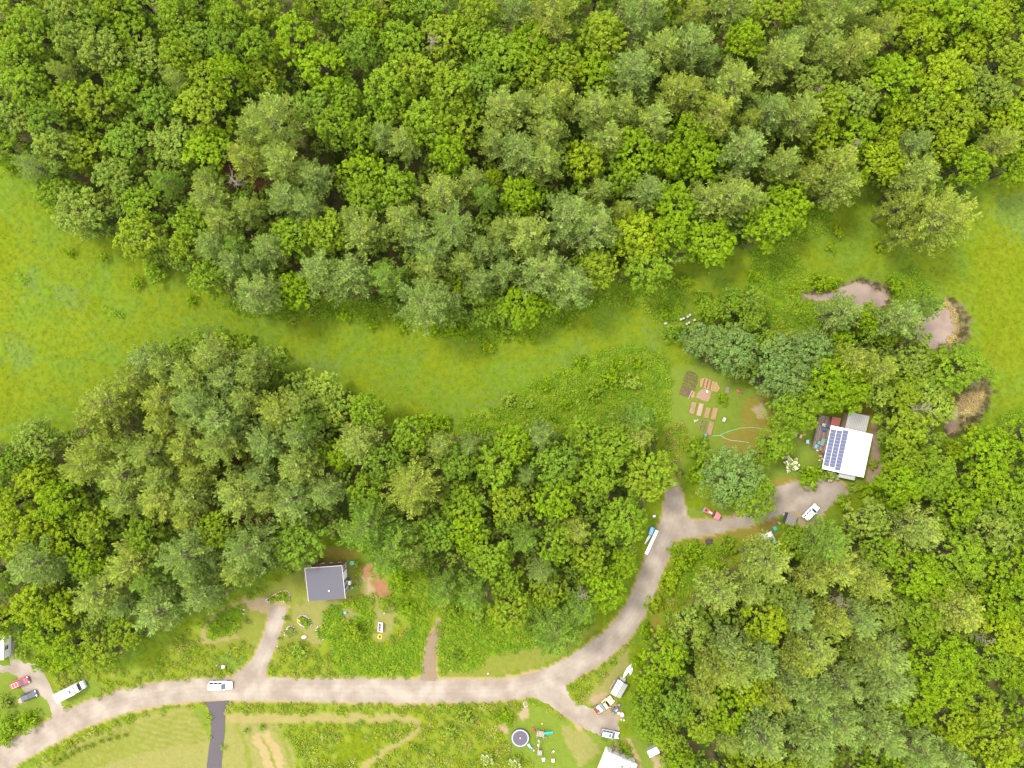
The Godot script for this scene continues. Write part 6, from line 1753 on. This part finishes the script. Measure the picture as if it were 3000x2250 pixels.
	var dm := MB.new()
	dm.lathe([Vector2(0.3, 0), Vector2(0.32, 0.8), Vector2(0.27, 0.8), Vector2(0.26, 0.3), Vector2(0.0, 0.3)], 14)
	part(dr, "drum", dm, M.char)
	var ho := thing("house", "white building cut by the left photo edge", "house", gh(-28, 1903, 3.0), 1)
	pbox(ho, "wall", Vector3(0, 1.4, 0), Vector3(5.4, 2.8, 4.6), M.white)
	pbox(ho, "roof", Vector3(0, 2.95, -0.1), Vector3(5.9, 0.14, 5.0), M.white, Basis(Vector3.BACK, -0.06))
	pbox(ho, "gutter", Vector3(2.98, 2.72, -0.1), Vector3(0.1, 0.1, 5.0), M.grey)
	window(ho, Vector3(2.7, 1.6, 0), Vector3(0, 0, -1), Vector3(1, 0, 0), 1.0, 1.1, M.trim)
	# clumps planted in a line on the mown corner
	var line := [[154, 2241], [167, 2232], [185, 2223], [203, 2212], [221, 2203], [244, 2194], [264, 2189], [289, 2176], [312, 2171], [337, 2164], [362, 2158]]
	for i in line.size():
		shrub(line[i][0], line[i][1], 11.0 - i * 0.25, leaf_mats[5 if i % 2 else 0], "low green clump in the planted line, number %s from the road end" % ["one", "two", "three", "four", "five", "six", "seven", "eight", "nine", "ten", "eleven"][i], i, 0.8)

func homestead_right() -> void:
	for h in [[1997, 935, -22, true, "double white hive nearest the meadow"], [2016, 926, -38, true, "uppermost double white hive"], [2033, 938, -30, false, "single white hive in the middle of the clearing"], [2013, 948, -32, true, "lowermost double white hive against the tree"], [2050, 951, -32, true, "double white hive on the bare brown patch"]]:
		hive(h[4], h[0], h[1], h[2], h[3])
	for c in [[2327, 1272, 200, "pale_blue", "pale blue lawn chair nearest the big maple"], [2363, 1293, 180, "pale_blue", "pale blue lawn chair nearest the deck"], [2282, 1555, 0, "aqua", ""]]:
		if c[4] != "": chair(c[4], g(c[0], c[1]), c[2], M[c[3]], 1.25)
	var tb := thing("lawn_table", "small salmon table between the pale blue lawn chairs", "table", g(2344, 1278), -70)
	pbox(tb, "top", Vector3(0, 0.5, 0), Vector3(0.85, 0.06, 0.55), M.pink)
	for s in [-1.0, 1.0]:
		for q in [-1.0, 1.0]: pbox(tb, "leg", Vector3(s * 0.36, 0.24, q * 0.22), Vector3(0.06, 0.48, 0.06), M.pink)
	# clutter by the deck steps
	for c in [[2402, 1336, "pink", "salmon crate below the deck", 0.6], [2408, 1344, "pale_grey", "grey crate leaning at the house wall", 0.55], [2404, 1328, "dark", "dark crate at the deck steps", 0.6], [2400, 1348, "cream", "cream crate at the end of the clutter", 0.35], [2393, 1319, "white", "white bucket at the deck corner", 0.4]]:
		var m := MB.new()
		m.cbox(Vector3(0, c[4] * 0.4, 0), Vector3(c[4], c[4] * 0.8, c[4] * 0.75), 0.04)
		m.cbox(Vector3(0, c[4] * 0.85, 0), Vector3(c[4] * 1.06, 0.08, c[4] * 0.8), 0.03)
		solo("storage_crate", m, M[c[2]], c[3], "crate", g(c[0], c[1]), 12, "crates by the deck")
	var wf := thing("flowering_bush", "round bush covered in creamy white blossom", "bush", g(2312, 1358))
	for i in 2:
		var o := MeshInstance3D.new()
		o.name = "blossom" if i == 0 else "foliage"
		o.mesh = shrub_kit[i]
		o.material_override = M.blossom if i == 0 else leaf_mats[6]
		wf.add_child(o, true)
		o.scale = Vector3.ONE * (1.0 - 0.1 * i)
	for c in [[1425, 2222, "pale flowering bush at the lower edge left of the trampoline"], [1506, 2236, "pale flowering bush at the lower edge below the trampoline"], [2434, 1392, "cream-flowered bush at the corner of the white-roofed house"]]:
		var f := thing("flowering_bush", c[2], "bush", gh(c[0], c[1], 1.0))
		for i in 2:
			var o := MeshInstance3D.new()
			o.name = "blossom" if i == 0 else "foliage"
			o.mesh = shrub_kit[2 + i]
			o.material_override = M.blossom_dull if i == 0 else leaf_mats[6]
			f.add_child(o, true)
			o.scale = Vector3.ONE * (0.85 + 0.06 * i)
			o.rotation.y = i
	# open-fronted shed by the parked white car
	var sh := thing("open_shed", "low shed with lilac-grey roof and dark open front", "shed", gh(2316, 1522, 2.0), 20, "sheds")
	pbox(sh, "roof", Vector3(0.15, 2.1, 0), Vector3(2.3, 0.1, 2.7), M.roof_lilac, Basis(Vector3.BACK, -0.08))
	for s in [-1.0, 1.0]: pbox(sh, "wall", Vector3(0.15, 1.0, s * 1.2), Vector3(2.0, 2.0, 0.08), M.dark_wood)
	pbox(sh, "wall", Vector3(1.15, 1.0, 0), Vector3(0.08, 2.0, 2.3), M.dark_wood)
	pbox(sh, "shelf", Vector3(-0.95, 0.75, 0), Vector3(0.5, 0.08, 2.3), M.black)
	for k in 3: pbox(sh, "wall_post", Vector3(-0.85, 1.0, -1.1 + k * 1.1), Vector3(0.1, 2.0, 0.1), M.dark_wood)
	var bk := MB.new()
	bk.lathe([Vector2(0.22, 0), Vector2(0.3, 0.6), Vector2(0.24, 0.6), Vector2(0.0, 0.5)], 12)
	solo("water_bucket", bk, M.pale_blue, "pale bucket at the corner of the open shed", "bucket", g(2295, 1506))
	var mw := thing("lawn_mower", "red lawn mower beside the open shed", "mower", g(2265, 1532), -20)
	pbox(mw, "deck", Vector3(0, 0.22, 0), Vector3(0.75, 0.22, 0.6), M.red)
	pbox(mw, "engine", Vector3(0.0, 0.42, 0), Vector3(0.3, 0.2, 0.3), M.dark)
	pbox(mw, "handle", Vector3(0.55, 0.6, 0), Vector3(0.7, 0.05, 0.45), M.dark, Basis(Vector3.BACK, 0.7))
	for s in [-1.0, 1.0]:
		for q in [-1.0, 1.0]: wheel(mw, Vector3(q * 0.28, 0.12, s * 0.33), 0.12, 0.08)
	chair("teal chair in the grass below the red mower", g(2267, 1546), 70, M.teal, 1.1)
	var lg := thing("chopping_block", "pale wooden chopping trestle in front of the open shed", "trestle", g(2280, 1531), 35)
	pbox(lg, "top", Vector3(0, 0.45, 0), Vector3(0.8, 0.1, 0.35), M.pale_wood)
	for s in [-1.0, 1.0]:
		for q in [-1.0, 1.0]: pbox(lg, "leg", Vector3(s * 0.3, 0.2, q * 0.16), Vector3(0.07, 0.4, 0.07), M.wood)
	# arched tarpaulin shelter under the trees
	var ar := thing("hoop_shelter", "pale arched shelter half hidden under trees", "shelter", gh(2259, 1577, 2.0), 62, "sheds")
	var am := MB.new()
	for k in 10:
		var a0 := PI * k / 10; var a1 := PI * (k + 1) / 10
		am.face(Vector3(-1.5, sin(a0) * 2.1, cos(a0) * 1.2), Vector3(1.5, sin(a0) * 2.1, cos(a0) * 1.2), Vector3(1.5, sin(a1) * 2.1, cos(a1) * 1.2), Vector3(-1.5, sin(a1) * 2.1, cos(a1) * 1.2), Vector3(0, sin((a0 + a1) / 2), cos((a0 + a1) / 2)))
	part(ar, "cover", am, M.pale_blue_grey)
	for x in [-1.45, 0.0, 1.45]:
		var hp := []; var hr := []
		for k in 9: hp.append(Vector3(x, sin(PI * k / 8) * 2.14, cos(PI * k / 8) * 1.23)); hr.append(0.03)
		var hm := MB.new()
		hm.tube(hp, hr, 5)
		part(ar, "hoop", hm, M.dull_metal)
	# long white beams and blue stack beside the road
	var bm := thing("panelled_beam", "long narrow white beam lying beside the gravel road", "beam", g(1908, 1588), -65)
	for k in 9: pbox(bm, "board", Vector3(-2.75 + k * 0.69, 0.32, 0), Vector3(0.66, 0.06, 0.78), M.white)
	for s in [-1.0, 1.0]: pbox(bm, "side_rail", Vector3(0, 0.2, s * 0.36), Vector3(6.2, 0.2, 0.08), M.white_metal)
	for k in 2: pbox(bm, "cleat", Vector3(-1.6 - k * 0.7, 0.38, 0.15 - 0.25 * k), Vector3(0.14, 0.06, 0.14), M.black)
	var b2 := thing("tapered_beam", "short tapered white beam beside the long narrow white beam", "beam", g(1896, 1580), -58)
	var bp := MB.new()
	bp.prism(PackedVector2Array([Vector2(-1.25, -0.08), Vector2(0.2, -0.26), Vector2(1.2, -0.26), Vector2(1.2, 0.26), Vector2(0.2, 0.26), Vector2(-1.25, 0.1)]), 0.05, 0.3)
	part(b2, "panel", bp, M.trim)
	pbox(b2, "rib", Vector3(0.1, 0.32, 0), Vector3(2.0, 0.04, 0.06), M.white_metal)
	var bs := thing("blue_crate_stack", "bright blue slatted crate at the end of the white beams", "crate", g(1907, 1554), -72)
	pbox(bs, "crate", Vector3(0, 0.35, 0), Vector3(1.7, 0.7, 0.85), M.sky_blue)
	for k in 6: pbox(bs, "slat", Vector3(-0.75 + k * 0.3, 0.72, 0), Vector3(0.22, 0.05, 0.85), M.sky_blue)
	pbox(bs, "pole", Vector3(0.6, 0.72, 0.5), Vector3(1.2, 0.08, 0.1), M.blue)
	var pl := MB.new()
	pl.cbox(Vector3(0, 0.18, 0), Vector3(0.7, 0.36, 0.5), 0.12)
	solo("white_tub", pl, M.white, "white tub at the roadside above the blue crate", "tub", g(1916, 1512), -20)

func furnish() -> void:
	M.yellow_leaf = leafmat(0.75, 0.62, 0.03)
	M.blossom = leafmat(0.72, 0.68, 0.52)
	M.blossom_dull = leafmat(0.45, 0.44, 0.25)
	M.pale_blue_grey = mat(0.40, 0.42, 0.47, 0.7)
	grey_house()
	solar_house()
	white_house()
	car("red estate car with pale roof rack at the left gravel yard", 65.5, 1996, -22, 4.0, 1.75, 1.55, M.paint_red, true, M.cream)
	car("dark blue-black car nosed in beside the firewood", 89.5, 2035, -20, 3.75, 1.65, 1.45, M.paint_black, false)
	car("large white wagon driving on the gravel road", 650, 2004, 0, 5.4, 1.95, 1.85, M.paint_white, true)
	car("silver hatchback at the end of the gravel pull-in", 1786, 2146, 11, 4.2, 1.8, 1.5, M.paint_silver, true, null, true)
	car("white car parked askew beside the open shed", 2372, 1500, -46, 4.4, 1.8, 1.5, M.paint_white, true)
	motorhome()
	pickup()
	tractor()
	vegetable_garden()
	trampoline()
	playground()
	yard_right_of_bend()
	homestead_left()
	homestead_right()

func _ready() -> void:
	var cam := Camera3D.new()
	cam.name = "camera"
	cam.position = Vector3(0, CAM_H, 0)
	cam.rotation_degrees = Vector3(-90, 0, 0)
	cam.fov = 56.64
	cam.near = 1.0
	cam.far = 4000.0
	cam.current = true
	add_child(cam)
	var env := Environment.new()
	env.background_mode = Environment.BG_SKY
	var sky := ProceduralSkyMaterial.new()
	sky.sky_top_color = Color(0.94, 0.94, 0.94)
	sky.sky_horizon_color = Color(0.87, 0.87, 0.87)
	sky.sky_curve = 0.2
	sky.ground_bottom_color = Color(0.3, 0.32, 0.25)
	sky.ground_horizon_color = Color(0.6, 0.62, 0.6)
	sky.sky_energy_multiplier = 1.0
	env.sky = Sky.new()
	env.sky.sky_material = sky
	env.tonemap_mode = Environment.TONE_MAPPER_LINEAR
	env.tonemap_exposure = 5.2
	env.sdfgi_enabled = true
	env.ssao_enabled = true
	env.ssil_enabled = true
	var we := WorldEnvironment.new()
	we.name = "overcast_sky"
	we.environment = env
	add_child(we)
	var sun := DirectionalLight3D.new()
	sun.name = "veiled_sun"
	sun.light_energy = 0.5
	sun.light_color = Color(1.0, 0.97, 0.92)
	sun.light_angular_distance = 12.0
	sun.shadow_enabled = true
	sun.rotation_degrees = Vector3(-58, -125, 0)
	add_child(sun)
	make_materials()
	lay_ground()
	lay_roads()
	clear_spots()
	grow_woods()
	scatter()
	furnish()
